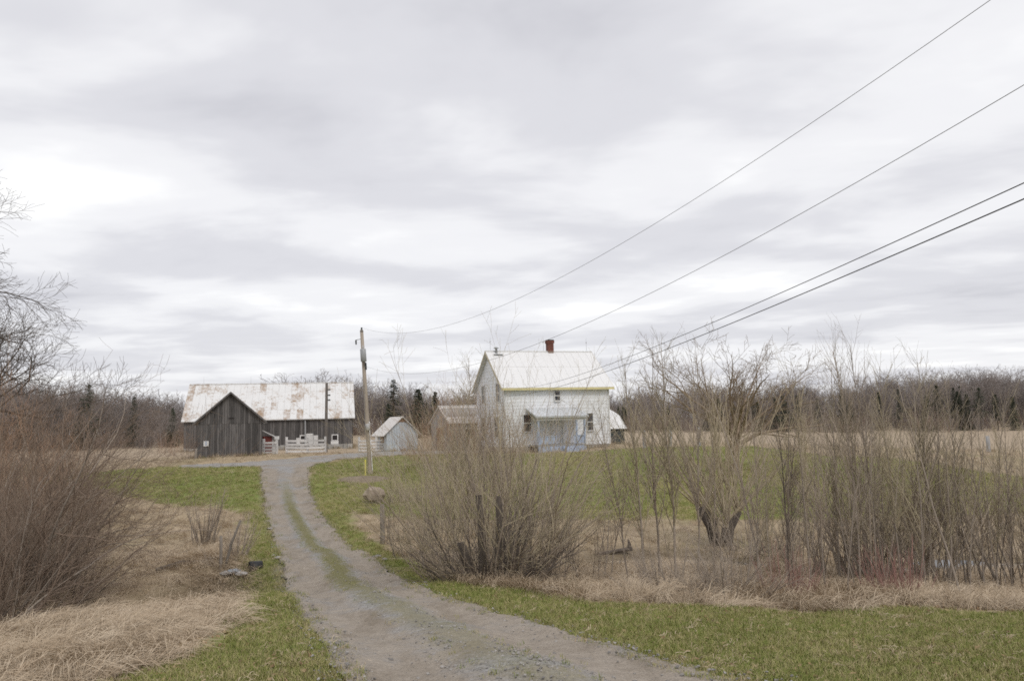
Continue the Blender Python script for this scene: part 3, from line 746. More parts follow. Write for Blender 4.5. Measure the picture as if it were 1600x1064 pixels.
# whitewashed stone footing
for k in range(34):
    x0 = k * BW / 34; box("foundation_stone", x0 + .01, x0 + BW / 34 - .02, -.07 - random.uniform(0, .05), .03, -.5, .55 + random.uniform(-.08, .02), M["whitewash"], barn)
bs = (bzr - bze) / (BG / 2); boe, boh = .30, .25
broof = prism_x("roof", [(-boe, bze - bs * boe + .08), (BG / 2, bzr + .08), (BG + boe, bze - bs * boe + .08), (BG + boe, bze - bs * boe), (BG / 2, bzr), (-boe, bze - bs * boe)], -boh, BW + boh, M["barn_roof"], barn)
ncol, nrow = 26, 4; cw = (BW + 2 * boh) / ncol; yr = np.linspace(-boe - .03, BG / 2 + .01, nrow + 1)
for r_ in range(nrow):
    for c in range(ncol):
        x0 = -boh + c * cw; x1 = x0 + cw - .015; ya, yb = yr[r_], yr[r_ + 1] + (.1 if r_ < nrow - 1 else 0)
        f = lambda y: bze + bs * y + .08; l = .01 + .02 * ((r_) % 2) + random.uniform(0, .008)
        hexa("roof_sheet", [(x0, ya, f(ya) + l), (x1, ya, f(ya) + l), (x1, yb, f(yb) + l), (x0, yb, f(yb) + l), (x0, ya, f(ya) + l + .018), (x1, ya, f(ya) + l + .018), (x1, yb, f(yb) + l + .018), (x0, yb, f(yb) + l + .018)], M["barn_roof"], broof)
box("ridge_cap", -boh, BW + boh, BG / 2 - .13, BG / 2 + .13, bzr + .07, bzr + .16, M["barn_roof"], broof)
for xr in (1.2, BW * .36, BW * .62):
    tube_obj("lightning_rod", [(xr, BG / 2, bzr + .12), (xr, BG / 2, bzr + .9)], [.014, .006], 5, M["steel"], barn)
# openings along the front
def barn_opening(pa, pb_, inner, frame, name="window", trim=True):
    x0, z1 = bw(*pa); x1, z0 = bw(*pb_)
    w = box(name, x0, x1, -.075, -.045, z0, z1, inner, barn)
    if trim:
        for (a0, a1, b0, b1) in ((x0 - .1, x0 - .002, z0 - .1, z1 + .1), (x1 + .002, x1 + .1, z0 - .1, z1 + .1), (x0, x1, z1 + .002, z1 + .1), (x0, x1, z0 - .1, z0 - .002)):
            box("frame_board", a0, a1, -.09, -.045, b0, b1, frame, w)
    return w
barn_opening((519.5, 680), (527, 687), M["barn_back"], M["old_white"])
barn_opening((517, 689), (529, 697), M["old_white"], M["old_white"], "lower_door", False)
barn_opening((470, 681), (476, 686), M["barn_back"], M["old_white"])
barn_opening((479.5, 679), (488, 695), M["white_paint"], M["white_paint"], "lower_door")
barn_opening((490, 680), (497, 695), M["old_white"], M["old_white"], "lower_door", False)
barn_opening((463, 684), (469, 694), M["old_white"], M["old_white"], "lower_door", False)
x0, z1 = bw(477, 655); box("downpipe", x0 - .06, x0 + .06, -.16, -.05, .5, z1 - .1, M["steel"], barn)

# ------------------------------------------------------------------ gable fronted shed
SA = math.radians(19); SP = at(309, 717, 65); SZ = g1(SP[0] + 2.5, SP[1]) - .05
swl = lambda px, py: (lambda q: (q[0], q[1] - SZ))(on_wall(px, py, SP, SA))
SW = swl(409, 712)[0]; SD_ = 7.0; sze = swl(356, 661)[1] + .28; szr = swl(356, 614)[1]
shed = tag(empty("shed", (SP[0], SP[1], SZ), SA), "dark grey board shed with steep gable front beside the barn", "shed")
prism_y("wall_core", [(.03, .05), (SW - .03, .05), (SW - .03, sze), (SW / 2, szr - .1), (.03, sze)], .03, SD_, M["barn_back"], shed)
zband = swl(356, 661)[1]
board_wall(shed, 0, SW, 0.02, .0, zband, 27, M["barn_board"], proud=.035)
ss = (szr - sze) / (SW / 2)
board_wall(shed, 0, SW, 0.0, zband - .06, lambda x: sze + ss * (SW / 2 - abs(x - SW / 2)) - .03, 27, M["barn_board"], proud=.03, jit=0)
for k in range(26):
    w_ = SD_ / 26
    for xx in (-.03, SW): box("board", xx, xx + .03, k * w_, (k + 1) * w_ - .02, .0, sze - .03, M["barn_board"], shed)
so = .40
for s_ in (0, 1):
    g = lambda x: sze + ss * x
    xa, xb = -so, SW / 2
    V = [(xa, -.3, g(xa)), (xb, -.3, g(xb)), (xb, SD_ + .2, g(xb)), (xa, SD_ + .2, g(xa)), (xa, -.3, g(xa) + .09), (xb, -.3, g(xb) + .09), (xb, SD_ + .2, g(xb) + .09), (xa, SD_ + .2, g(xa) + .09)]
    if s_: V = [(SW - x, y, z) for x, y, z in V]; V = [V[1], V[0], V[3], V[2], V[5], V[4], V[7], V[6]]
    hexa("roof_slope", V, M["shed_roof"], shed)
    V = [(xa - .02, -.36, g(xa) - .06), (xb, -.36, g(xb) - .06), (xb, -.305, g(xb) - .06), (xa - .02, -.305, g(xa) - .06), (xa - .02, -.36, g(xa) + .11), (xb, -.36, g(xb) + .11), (xb, -.305, g(xb) + .11), (xa - .02, -.305, g(xa) + .11)]
    if s_: V = [(SW - x, y, z) for x, y, z in V]; V = [V[1], V[0], V[3], V[2], V[5], V[4], V[7], V[6]]
    hexa("rake_board", V, M["barn_board"], shed)
x0, z1 = swl(318.5, 689); x1, z0 = swl(326.5, 697)
sg = tag(empty("notice_board", (SP[0] + x0 * math.cos(SA), SP[1] + x0 * math.sin(SA) - .08, SZ + z0), SA), "small white and blue notice panel on the dark shed front", "sign")
box("panel", 0, (x1 - x0), 0, .02, 0, z1 - z0, M["white_paint"], sg)
box("stripe", (x1 - x0) * .38, (x1 - x0) * .62, -.012, -.002, .08, (z1 - z0) * .92, M["porch_blue"], sg)
box("door_latch", SW * .47, SW * .56, -.06, -.035, swl(356, 654)[1], swl(356, 652.5)[1], M["barn_back"], shed)
pl = hit(307, 716); tag(tube_obj("leaning_post", [(pl[0], pl[1] - .2, g1(*pl) - .3), (pl[0] + .05, pl[1] - .1, g1(*pl) + .75)], [.13, .11], 7, M["post"]), "short grey stump post at the shed's left corner", "post")
# lean-to behind the shed's right side
lp = at(411, 711, 71); lz = g1(lp[0], lp[1])
lt = tag(empty("lean_to", (lp[0], lp[1], lz), SA), "little red walled lean-to with tilted white roof edge", "lean-to")
box("wall", 0, .75, 0, 2.5, -.1, 1.55, M["red_paint"], lt)
hexa("roof", [(-.1, -.3, 2.05), (1.25, -.3, 1.35), (1.25, 2.6, 1.35), (-.1, 2.6, 2.05), (-.1, -.3, 2.13), (1.25, -.3, 1.43), (1.25, 2.6, 1.43), (-.1, 2.6, 2.13)], M["white_roof"], lt)
box("rolled_sheet", .95, 1.35, -.45, -.32, 1.25, 1.55, M["white_paint"], lt)
box("side_panel", .76, 1.2, .1, .2, -.1, 1.25, M["old_white"], lt)

# ------------------------------------------------------------------ pale blue shed
PA = math.radians(25); PP = at(604, 703, 70); PZ = g1(PP[0] + 1, PP[1] + .5) - .02
ps = tag(empty("small_shed", (PP[0], PP[1], PZ), PA), "small pale blue shed with white gable roof near the utility pole", "shed")
PW = 2.85; PD = 3.6; pze = 1.62; pzr = 2.95
prism_y("wall", [(0, -.1), (PW, -.1), (PW, pze), (PW / 2, pzr), (0, pze)], 0, PD, M["pale_blue"], ps)
psl = (pzr - pze) / (PW / 2)
for s_ in (0, 1):
    xa, xb = -.35, PW / 2
    g = lambda x: pze + psl * x + .01
    V = [(xa, -.25, g(xa)), (xb, -.25, g(xb)), (xb, PD + .2, g(xb)), (xa, PD + .2, g(xa)), (xa, -.25, g(xa) + .06), (xb, -.25, g(xb) + .06), (xb, PD + .2, g(xb) + .06), (xa, PD + .2, g(xa) + .06)]
    if s_: V = [(PW - x, y, z) for x, y, z in V]; V = [V[1], V[0], V[3], V[2], V[5], V[4], V[7], V[6]]
    hexa("roof_slope", V, M["shed_roof"], ps)
for k in range(12):
    w_ = PW / 12; a0 = k * w_ + .006; a1 = a0 + w_ - .014
    t = lambda x: pze + psl * (PW / 2 - abs(x - PW / 2)) - .03
    hexa("board", [(a0, -.025, -.05), (a1, -.025, -.05), (a1, -.002, -.05), (a0, -.002, -.05), (a0, -.025, t(a0)), (a1, -.025, t(a1)), (a1, -.002, t(a1)), (a0, -.002, t(a0))], M["pale_blue"], ps)
prism_y("gable_vent", [(PW / 2 - .45, pzr - .42), (PW / 2 + .45, pzr - .42), (PW / 2, pzr - .03)], -.05, -.028, M["brown_door"], ps)
box("window", -.03, -.003, .8, 1.9, .75, 1.35, M["brown_door"], ps)

# ------------------------------------------------------------------ garage behind the willows
RA = math.radians(26); RP = at(702, 703, 68); RZ = g1(RP[0], RP[1]) - .02
gr = tag(empty("garage", (RP[0], RP[1], RZ), RA), "low grey outbuilding with brown door seen through twigs left of the house", "outbuilding")
RW, RD = 4.6, 4.3; rze = 2.45; rzr = 3.75
prism_x("wall", [(0, -.1), (RD, -.1), (RD, rze), (RD * .62, rzr - .1), (RD * .38, rzr - .1), (0, rze)], 0, RW, M["grey_wall"], gr)
for s_ in (0, 1):
    ya, yb = -.3, RD / 2; sl = (rzr - rze) / (RD / 2); g = lambda y: rze + sl * y
    V = [(-.15, ya, g(ya)), (RW + .2, ya, g(ya)), (RW + .2, yb, g(yb)), (-.15, yb, g(yb)), (-.15, ya, g(ya) + .07), (RW + .2, ya, g(ya) + .07), (RW + .2, yb, g(yb) + .07), (-.15, yb, g(yb) + .07)]
    if s_: V = [(x, RD - y, z) for x, y, z in V]; V = [V[3], V[2], V[1], V[0], V[7], V[6], V[5], V[4]]
    hexa("roof_slope", V, M["shed_roof"], gr)
box("ridge_cap", -.16, RW + .21, RD / 2 - .1, RD / 2 + .1, rzr + .05, rzr + .13, M["white_roof"], gr)
d_ = box("door", -.04, -.004, 1.3, 2.9, -.05, 1.95, M["brown_door"], gr); box("handle", -.07, -.042, 1.45, 1.52, .9, 1.0, M["steel"], d_)
for (x0, x1) in ((1.3, 2.2), (2.6, 3.5)):
    w = box("window", x0, x1, -.05, -.004, .9, 1.9, M["white_paint"], gr); box("pane", x0 + .08, x1 - .08, -.06, -.052, 1.0, 1.8, M["glass"], w)

# ------------------------------------------------------------------ dark shed right of the house
DA = math.radians(30); dpr = at(976, 698, 69); DW, DD = 4.6, 5.0
DP = (dpr[0] - DW * math.cos(DA), dpr[1] - DW * math.sin(DA)); DZ = g1(dpr[0], dpr[1]) - .02
dk = tag(empty("gambrel_shed", (DP[0], DP[1], DZ), DA), "dark walled shed with pale curved gambrel roof right of the house", "shed")
dze = CZ + ray(976, 668)[2] * 69 - DZ
prof = [(-.2, dze - .08), (.75, dze + 1.0), (DD / 2, dze + 1.75), (DD - .75, dze + 1.0), (DD + .2, dze - .08)]
prism_x("wall", [(0, -.1), (DD, -.1), (DD, dze), (DD - .78, dze + .93), (DD / 2, dze + 1.68), (.78, dze + .93), (0, dze)], 0, DW, M["dark_wall"], dk)
for k in range(12):
    box("board", 0, DW + .0, -.022, -.002, -.1 + k * (dze + .1) / 12, -.1 + (k + 1) * (dze + .1) / 12 - .015, M["dark_wall"], dk)
for k in range(4):
    (ya, za), (yb, zb) = prof[k], prof[k + 1]
    for c in range(7):
        w_ = (DW + .4) / 7; x0 = -.2 + c * w_; x1 = x0 + w_ - .02
        hexa("roof_sheet", [(x0, ya, za), (x1, ya, za), (x1, yb, zb), (x0, yb, zb), (x0, ya, za + .05), (x1, ya, za + .05), (x1, yb, zb + .05), (x0, yb, zb + .05)], M["white_roof"], dk)

# ------------------------------------------------------------------ board fences
def fence(name, pts_px, D, ytop, ybot, nb, label, posts):
    P = [at(px, ybot, D) for px in posts]; z0 = [g1(p[0], p[1]) for p in P]
    H = abs(ray(posts[0], ytop)[2] - ray(posts[0], ybot)[2]) * D
    f = tag(empty(name, (P[0][0], P[0][1], z0[0])), label, "fence")
    for p, zz_ in zip(P, z0):
        dx, dy, dz = p[0] - P[0][0], p[1] - P[0][1], zz_ - z0[0]
        box("post", dx - .09, dx + .09, dy, dy + .16, dz - .3, dz + H + .22, M["old_white"], f)
    for a, b, za, zb in zip(P[:-1], P[1:], z0[:-1], z0[1:]):
        for k in range(nb):
            h = H * (k + .5) / nb; t = H / nb * .30
            x0, x1 = a[0] - P[0][0], b[0] - P[0][0]; ya, yb = a[1] - P[0][1] - .05, b[1] - P[0][1] - .05; h0 = za - z0[0] + h + random.uniform(-.02, .02); h1 = zb - z0[0] + h + random.uniform(-.02, .02)
            hexa("board", [(x0, ya, h0 - t), (x1, yb, h1 - t), (x1, yb + .04, h1 - t), (x0, ya + .04, h0 - t), (x0, ya, h0 + t), (x1, yb, h1 + t), (x1, yb + .04, h1 + t), (x0, ya + .04, h0 + t)], M["old_white"], f)
    return f


fence("board_fence", None, 70, 691, 711, 4, "short white board fence length touching the dark shed", [411.5, 432])
fence("board_fence", None, 73, 687.5, 709, 4, "long white board fence in front of the barn's lower doors", [447.5, 480, 508])
fence("board_fence", None, 71, 685, 705, 4, "white board fence between the barn and the pale blue shed", [561, 588, 600])

# ------------------------------------------------------------------ utility poles and wires
UP_B = at(579, 737, 46.5); UP_B[2] = g1(UP_B[0], UP_B[1]); UP_T = at(565, 516, 46.5)
up = tag(empty("utility_pole", UP_B), "tall leaning tan utility pole with grey transformer", "utility pole")
rel = lambda p: tuple(np.array(p) - UP_B)
axis_ = lambda t: tuple((UP_T - UP_B) * t)
tube_obj("shaft", [axis_(-.05), axis_(.5), axis_(1)], [.145, .12, .095], 10, M["pole"], up)
c = (UP_T - UP_B)
def along(h0, h1, r, dx, name, mat, dy=-.2):
    a_, b_ = c * h0, c * h1
    return tube_obj(name, [(a_[0] + dx, a_[1] + dy, a_[2]), (a_[0] + dx, a_[1] + dy, a_[2] + .02), (b_[0] + dx, b_[1] + dy, b_[2] - .02), (b_[0] + dx, b_[1] + dy, b_[2])], [r * .8, r, r, r * .8], 10, mat, up)
tr = along(.775, .865, .17, .06, "transformer", M["steel"], -.28)
tube_obj("bushing", [tuple(c * .865 + np.array([.06, -.28, 0])), tuple(c * .865 + np.array([.06, -.28, .12])), tuple(c * .865 + np.array([.06, -.28, .22]))], [.04, .05, .02], 6, M["ceramic"], tr)
tube_obj("cutout", [tuple(c * .93 + np.array([-.35, -.1, 0])), tuple(c * .91 + np.array([-.35, -.1, -.1]))], [.05, .04], 6, M["dark_wall"], up)
tube_obj("bracket_arm", [tuple(c * .94), tuple(c * .93 + np.array([-.36, -.1, 0]))], .02, 5, M["steel"], up)
tube_obj("pole_top_pin", [tuple(c * .99), tuple(c * 1.0 + np.array([0, 0, .06])), tuple(c * 1.0 + np.array([0, 0, .16]))], [.12, .05, .05], 6, M["dark_wall"], up)
tube_obj("secondary_rack", [tuple(c * .72 + np.array([.14, -.1, 0])), tuple(c * .77 + np.array([.14, -.1, 0]))], .05, 6, M["dark_wall"], up)
tube_obj("ground_wire_guard", [tuple(c * .02 + np.array([.15, -.15, 0])), tuple(c * .36 + np.array([.13, -.13, 0]))], .022, 6, M["white_paint"], up)
mb = along(.30, .345, .12, .05, "meter_box", M["ceramic"], -.22)
gy_a = at(571, 742, 45.5); gy_a[2] = g1(gy_a[0], gy_a[1])
gw = tube_obj("guy_wire", [rel(gy_a), axis_(.7)], .008, 5, M["wire_pale"], up)
d_ = np.array(axis_(.7)) - np.array(rel(gy_a))
tube_obj("guy_marker", [tuple(np.array(rel(gy_a)) - d_ * .01), tuple(np.array(rel(gy_a)) + d_ * .15)], .042, 8, M["yellow_plastic"], up)

P2 = at(509, 709, 74); P2[2] = g1(P2[0], P2[1]); T2 = at(510.5, 598, 74)
u2 = tag(empty("service_pole", P2), "slim dark pole standing in front of the barn roof", "utility pole")
tube_obj("shaft", [(0, 0, -.3), tuple(T2 - P2)], [.16, .12], 9, M["dark_pole"], u2)
for k, f in enumerate((.90, .82, .75)): tube_obj("insulator", [tuple((T2 - P2) * f + np.array([.1, 0, 0])), tuple((T2 - P2) * f + np.array([.35, -.05, 0]))], [.05, .07], 6, M["dark_wall"], u2)

YE, YP = 9.0, 3.2      # where the wires leave the picture, and where the roadside pole stands
top = UP_B + c
hook = np.array([HP[0] + .9 * math.cos(HA) + .4 * math.sin(HA), HP[1] + .9 * math.sin(HA) - .4 * math.cos(HA), HZ + ZE - .3])
hook2 = np.array([HP[0] + .35 * math.cos(HA) + .1 * math.sin(HA), HP[1] + .35 * math.sin(HA) - .1 * math.cos(HA), HZ + ZE - .8])
ends = []
for A, (ex, ey), s, r_, mt, lb in ((top + np.array([0, 0, .15]), (1548, 0), 1.65, .0045, "wire_pale", "highest thin wire from the leaning pole's top"), (UP_B + c * .75, (1600, 133), 1.6, .005, "wire_pale", "second thin wire crossing behind the chimney top"),
                                  (hook, (1600, 286), .5, .0075, "wire", "upper of two dark service wires reaching the house eave"), (hook2, (1600, 311), .5, .009, "wire", "lowest dark service wire crossing to the house front")):
    E_ = at(ex, ey, YE); tf = (A[1] - YP) / (A[1] - YE); pts = []
    for t in np.linspace(0, tf, 60):
        p = A + (E_ - A) * t; p[2] -= 4 * s * t * (1 - t); pts.append(tuple(p))
    tag(tube_obj("overhead_wire", pts, r_, 5, M[mt]), lb, "wire", "overhead wires"); ends.append(pts[-1])
px_ = float(np.mean([e[0] for e in ends])) + .1; zb_ = g1(px_, YP)
u3 = tag(empty("roadside_pole", (px_, YP, zb_)), "roadside utility pole beyond the right edge carrying four wires", "utility pole")
tube_obj("shaft", [(0, 0, -.5), (0, 0, max(e[2] for e in ends) - zb_ + .5)], [.18, .12], 10, M["pole"], u3)
for e in ends: tube_obj("insulator", [(0, 0, e[2] - zb_), (e[0] - px_, 0, e[2] - zb_)], [.03, .05], 6, M["steel"], u3)



# ------------------------------------------------------------------ plants
def rvec(R): return Vector((R.gauss(0, 1), R.gauss(0, 1), R.gauss(0, 1)))


def deviate(d, ang, R):
    a = d.cross(rvec(R))
    if a.length < 1e-5: a = Vector((1, 0, 0))
    a.normalize(); return d * math.cos(ang) + a * math.sin(ang)


class Plant:
    def __init__(s, seed, split=1, rmin=.0016): s.rmin = rmin; s.R = random.Random(seed); s.stem = Tubes(); s.twig = Tubes(); s.split = split

    def branch(s, p, d, L, r, lev, spec):
        """spec[lev]: seg, wob, up, kids per metre, angle, ratio, sides, t0, tip"""
        R = s.R; q = spec[lev]; n = max(2, int(L / q["seg"] + .5)); st = L / n
        d = d.normalized(); pts = [p.copy()]; ds = [d.copy()]
        for i in range(n):
            d = d + rvec(R) * q["wob"] + Vector((0, 0, q["up"] * st)); d.normalize()
            p = p + d * st; pts.append(p.copy()); ds.append(d.copy())
        tip = q.get("tip", .25)
        rad = [max(s.rmin, r * (1 - (1 - tip) * i / n)) for i in range(n + 1)]
        (s.stem if lev < s.split else s.twig).add(pts, rad, q["sides"])
        if lev + 1 < len(spec):
            nk = q["kids"] * L; nk = int(nk) + (R.random() < nk - int(nk)); t0 = q.get("t0", .25)
            for k in range(nk):
                t = t0 + (1 - t0) * ((k + R.random()) / max(nk, 1)); i = min(n - 1, int(t * n)); f = t * n - i
                pp = pts[i].lerp(pts[i + 1], f); rr = rad[i] + (rad[i + 1] - rad[i]) * f
                Lk = L * q["ratio"] * (1.1 - q.get("fall", .6) * t) * R.uniform(.6, 1.25)
                s.branch(pp, deviate(ds[i], q["ang"] * R.uniform(.65, 1.25), R), Lk, min(rr * .62, Lk * .02 + .002), lev + 1, spec)
        return pts

    def meshes(s, mats, names=("trunk", "crown")):
        out = []
        if s.stem.V: out.append((names[0], s.stem.mesh(names[0], mats[0])))
        if s.twig.V: out.append((names[1], s.twig.mesh(names[1], mats[1])))
        return out


PROTO = {}


def plant_proto(key, meshes, height, q=.985):
    zs = np.sort(np.concatenate([np.array([v.co.z for v in me.vertices]) for _, me in meshes]))
    PROTO[key] = (meshes, float(zs[int(len(zs) * q)]))


def place(key, name, label, cat, x, y, H=None, rz=None, group=None, dz=-.03, tilt=(0, 0), wide=1.0):
    meshes, h = PROTO[key]; s = (H / h) if H else 1.0
    e = tag(empty(name, (x, y, g1(x, y) + dz), random.uniform(0, 6.28) if rz is None else rz), label, cat, group)
    e.rotation_euler[0], e.rotation_euler[1] = tilt; e.scale = (s * wide, s * wide, s)
    for nm, me in meshes: obj(nm, me, e)
    return e


def sapling(seed, H, mats, dens=4.5, wide=.42, r=.022):
    P = Plant(seed)
    spec = [dict(seg=.35, wob=.045, up=.06, kids=dens, ang=.48, ratio=wide, sides=5, t0=.22, tip=.2, fall=.72),
            dict(seg=.28, wob=.09, up=.22, kids=5.5, ang=.6, ratio=.42, sides=3, t0=.15, tip=.35),
            dict(seg=.22, wob=.12, up=.25, kids=0, ang=.6, ratio=.4, sides=3, tip=.4)]
    P.branch(Vector((0, 0, -.1)), Vector((P.R.uniform(-.06, .06), P.R.uniform(-.06, .06), 1)), H, r, 0, spec)
    return P.meshes(mats)


def multi(seed, n, H, spread, mats, dens=3.2, r=.017, wide=.30, base=.25, up=.10, twig=3.4, l3=True, hmin=.45, wob=1.0, ang=1.0):
    """many stems from one stool"""
    P = Plant(seed); R = P.R
    spec = [dict(seg=.35, wob=.06 * wob, up=up, kids=dens, ang=.42 * ang, ratio=wide, sides=4, t0=.2, tip=.15, fall=.6),
            dict(seg=.3, wob=.1 * wob, up=.18 / wob, kids=twig, ang=.5 * ang, ratio=.45, sides=3, t0=.15, tip=.3)]
    if l3: spec.append(dict(seg=.25, wob=.12 * wob, up=.2, kids=0, ang=.5, ratio=.4, sides=3, tip=.4))
    for k in range(n):
        a = R.uniform(0, 6.28); t = spread * math.sqrt(R.random()) ; h = H * R.uniform(hmin, 1.0) * (1 - .25 * (t / max(spread, .01)) ** 2)
        d = Vector((math.cos(a) * math.sin(t), math.sin(a) * math.sin(t), math.cos(t)))
        p = Vector((math.cos(a) * base * R.random(), math.sin(a) * base * R.random(), -.1))
        P.branch(p, d, h, r * R.choice((.45, .6, .8, 1.0, 1.5)), 0, spec)
    return P.meshes(mats, ("stems", "twigs"))


def big_tree(seed, H, trunk_h, r, mats, spread=.75, n=7, droop=0.0, dens=1.15, sub=1.0, lev3=3.0, rmin=.002):
    P = Plant(seed, split=2, rmin=rmin); R = P.R
    tr_spec = [dict(seg=.6, wob=.05, up=.03, kids=0, ang=.6, ratio=.5, sides=8, tip=.7)]
    pts = P.branch(Vector((0, 0, -.3)), Vector((R.uniform(-.05, .05), R.uniform(-.05, .05), 1)), trunk_h + .3, r, 0, tr_spec)
    spec = [None,
            dict(seg=.6, wob=.13, up=.05 - droop * .03, kids=dens, ang=.62, ratio=.55, sides=6, t0=.2, tip=.12, fall=.5),
            dict(seg=.4, wob=.16, up=.03 - droop * .10, kids=1.9 * sub, ang=.68, ratio=.5, sides=4, t0=.15, tip=.2, fall=.45),
            dict(seg=.28, wob=.17, up=.03 - droop * .14, kids=lev3 * sub, ang=.7, ratio=.5, sides=3, t0=.1, tip=.3, fall=.4),
            dict(seg=.2, wob=.16, up=.06 - droop * .1, kids=0, ang=.7, ratio=.5, sides=3, tip=.4)]
    for k in range(n):
        a = 6.28 * k / n + R.uniform(-.4, .4); t = spread * R.uniform(.3, 1.25) if k else .12
        i = R.randint(max(1, int(len(pts) * .55)), len(pts) - 1) if k > 1 else len(pts) - 1
        d = Vector((math.cos(a) * math.sin(t), math.sin(a) * math.sin(t), math.cos(t)))
        P.branch(pts[i], d, (H - trunk_h) * R.uniform(.75, 1.05), r * R.uniform(.4, .62), 1, spec)
    return P.meshes(mats)


def conifer(seed, H, mats, spread=.23, whorl=.42, bare=.12, irregular=0.0):
    R = random.Random(seed); t = Tubes(); t.add([Vector((0, 0, -.2)), Vector((0, 0, H * .5)), Vector((0, 0, H))], [H * .016, H * .01, .01], 6)
    V = []; F = []
    z = H * bare
    while z < H * .985:
        f = 1 - z / H; nb_ = R.randint(5, 7)
        for k in range(nb_):
            a = R.uniform(0, 6.28); L = H * spread * (f ** .75) * R.uniform(.55, 1.1) * (1 + irregular * R.uniform(-.8, .6)) + .12
            ca, sa = math.cos(a), math.sin(a); n = max(4, int(L / .17))
            for i in range(n):
                u = (i + R.random()) / n; rr = L * u; zz_ = z - .22 * L * u * u * 1.2 + .1 * L * u
                for side in (-1, 1, 0):
                    w = (.10 + .34 * L * (1 - u) * .5) * R.uniform(.6, 1.2)
                    da = a + side * R.uniform(.5, 1.0); x, y = ca * rr, sa * rr
                    ex, ey, ez = x + math.cos(da) * w, y + math.sin(da) * w, zz_ - R.uniform(-.02, .12) + (.1 if side == 0 else 0)
                    px_, py_ = -math.sin(da) * .05, math.cos(da) * .05
                    b = len(V); V.extend([(x - px_, y - py_, zz_), (x + px_, y + py_, zz_ + R.uniform(-.03, .03)), (ex, ey, ez)]); F.append((b, b + 1, b + 2))
                    V.extend([(x, y, zz_ - .05), (x, y, zz_ + .06), (ex, ey, ez - .03)]); F.append((b + 3, b + 4, b + 5))
        z += whorl * R.uniform(.7, 1.2) * (.5 + f * .6) * H / 12
    return [("trunk", t.mesh("trunk", mats[0])), ("crown", mk_mesh("crown", V, F, mats[1]))]


G, O_, RD_, DK = ("bark_grey", "twig_grey"), ("bark_grey", "twig_olive"), ("bark_grey", "twig_red"), ("bark_dark", "twig_dark")
mm = lambda k: (M[k[0]], M[k[1]])
for i in range(4): plant_proto(f"sap{i}", sapling(40 + i, 5.0, mm(G if i % 2 else O_), 8.0, .36, .030), 5.0, .999)
for i in range(4): plant_proto(f"small{i}", sapling(60 + i, 3.0, mm([G, DK, O_, G][i]), 4.6, .34, .015), 3.0, .999)
for i in range(3): plant_proto(f"multi{i}", multi(80 + i, 15, 3.6, .42, mm([G, O_, G][i]), 3.6, .016, .32, .5, .08, 3.6, wob=1.5, ang=1.15), 3.4)
plant_proto("fan", multi(90, 105, 4.8, .95, (M["twig_grey"], M["twig_olive"]), 3.4, .013, .36, 1.1, .05, 3.8, wob=1.7, ang=1.2), 4.4)
plant_proto("tangle", multi(91, 46, 1.5, 1.25, mm(DK), 5.0, .012, .5, .5, -.05, 5.0), 1.1)
plant_proto("tangle_pale", multi(92, 46, 1.4, 1.2, mm(G), 5.0, .010, .5, .6, -.05, 5.0), 1.1)
for i in range(3): plant_proto(f"russet{i}", multi(100 + i, 36, 4.2, .62, (M["twig_grey"], M["twig_red"]), 3.8, .012, .36, 1.0, .06, 4.2, wob=1.8, ang=1.25), 4.0)
for i in range(2): plant_proto(f"brown{i}", multi(110 + i, 24, 4.6, 1.1, (M["bark_grey"], M["twig_brown"]), 4.2, .019, .42, 1.3, .0, 4.8, wob=2.2, ang=1.5), 4.0)
for i in range(2): plant_proto(f"murk{i}", multi(115 + i, 26, 4.6, 1.0, (M["twig_brown"], M["twig_brown"]), 4.0, .017, .42, 1.2, .01, 4.6, wob=2.3, ang=1.5), 4.0)
plant_proto("dogwood", multi(120, 26, .9, .6, (M["twig_crimson"], M["twig_crimson"]), 3, .007, .3, .25, .1, 2, False), .8)
plant_proto("stalks", multi(121, 26, 1.0, .35, (M["dry_blade"], M["dry_blade"]), .8, .006, .2, .18, 0, 0, False), .9)
plant_proto("scrub", multi(122, 32, 1.7, .55, mm(G), 4, .013, .36, .25, .08, 3.5), 1.5)
plant_proto("round", big_tree(130, 8.6, 2.2, .20, (M["bark_tan"], M["bark_tan"]), 1.1, 12, 0.0, 1.35, 1.3, 3.0, .007), 8.6, .9998)
plant_proto("veteran", big_tree(131, 14.0, 4.0, .42, mm(("bark_dark", "twig_dark")), 1.0, 13, .42, 1.3, 1.5, 4.6, .006), 14.0)
for i in range(3): plant_proto(f"far{i}", big_tree(140 + i, 10, 2.6 + .5 * i, .11, (M["far_bark"], M["far_bark"]), .36 + .05 * i, 8, 0, 1.1, .95, 2.8, .013), 10.0, .9998)
for i in range(2): plant_proto(f"farbush{i}", multi(150 + i, 20, 4.0, .6, (M["far_red"], M["far_red"]), 3.4, .022, .36, .6, .05, 2.8, False), 3.8, .998)
plant_proto("farscrub", multi(152, 22, 4.0, .5, (M["far_bark"], M["far_bark"]), 3.4, .02, .36, .6, .05, 2.8, False), 3.8, .998)
plant_proto("spruce", conifer(160, 9, (M["trunk_conifer"], M["needle"]), .2, .5, .06), 9, .9999)
plant_proto("cedar", conifer(161, 7, (M["trunk_conifer"], M["needle"]), .24, .42, .03, .3), 7, .9999)
plant_proto("pine", conifer(162, 11, (M["trunk_conifer"], M["needle"]), .25, .42, .30, .8), 11, .9999)


def top_h(px, py, x, y): return CZ + ray(px, py)[2] * y - g1(x, y)


def place_px(key, name, label, cat, px, D, py_top, **kw):
    x = ray(px, 800)[0] * D; H = top_h(px, py_top, x, D)
    return place(key, name, label, cat, x, D, H, **kw)


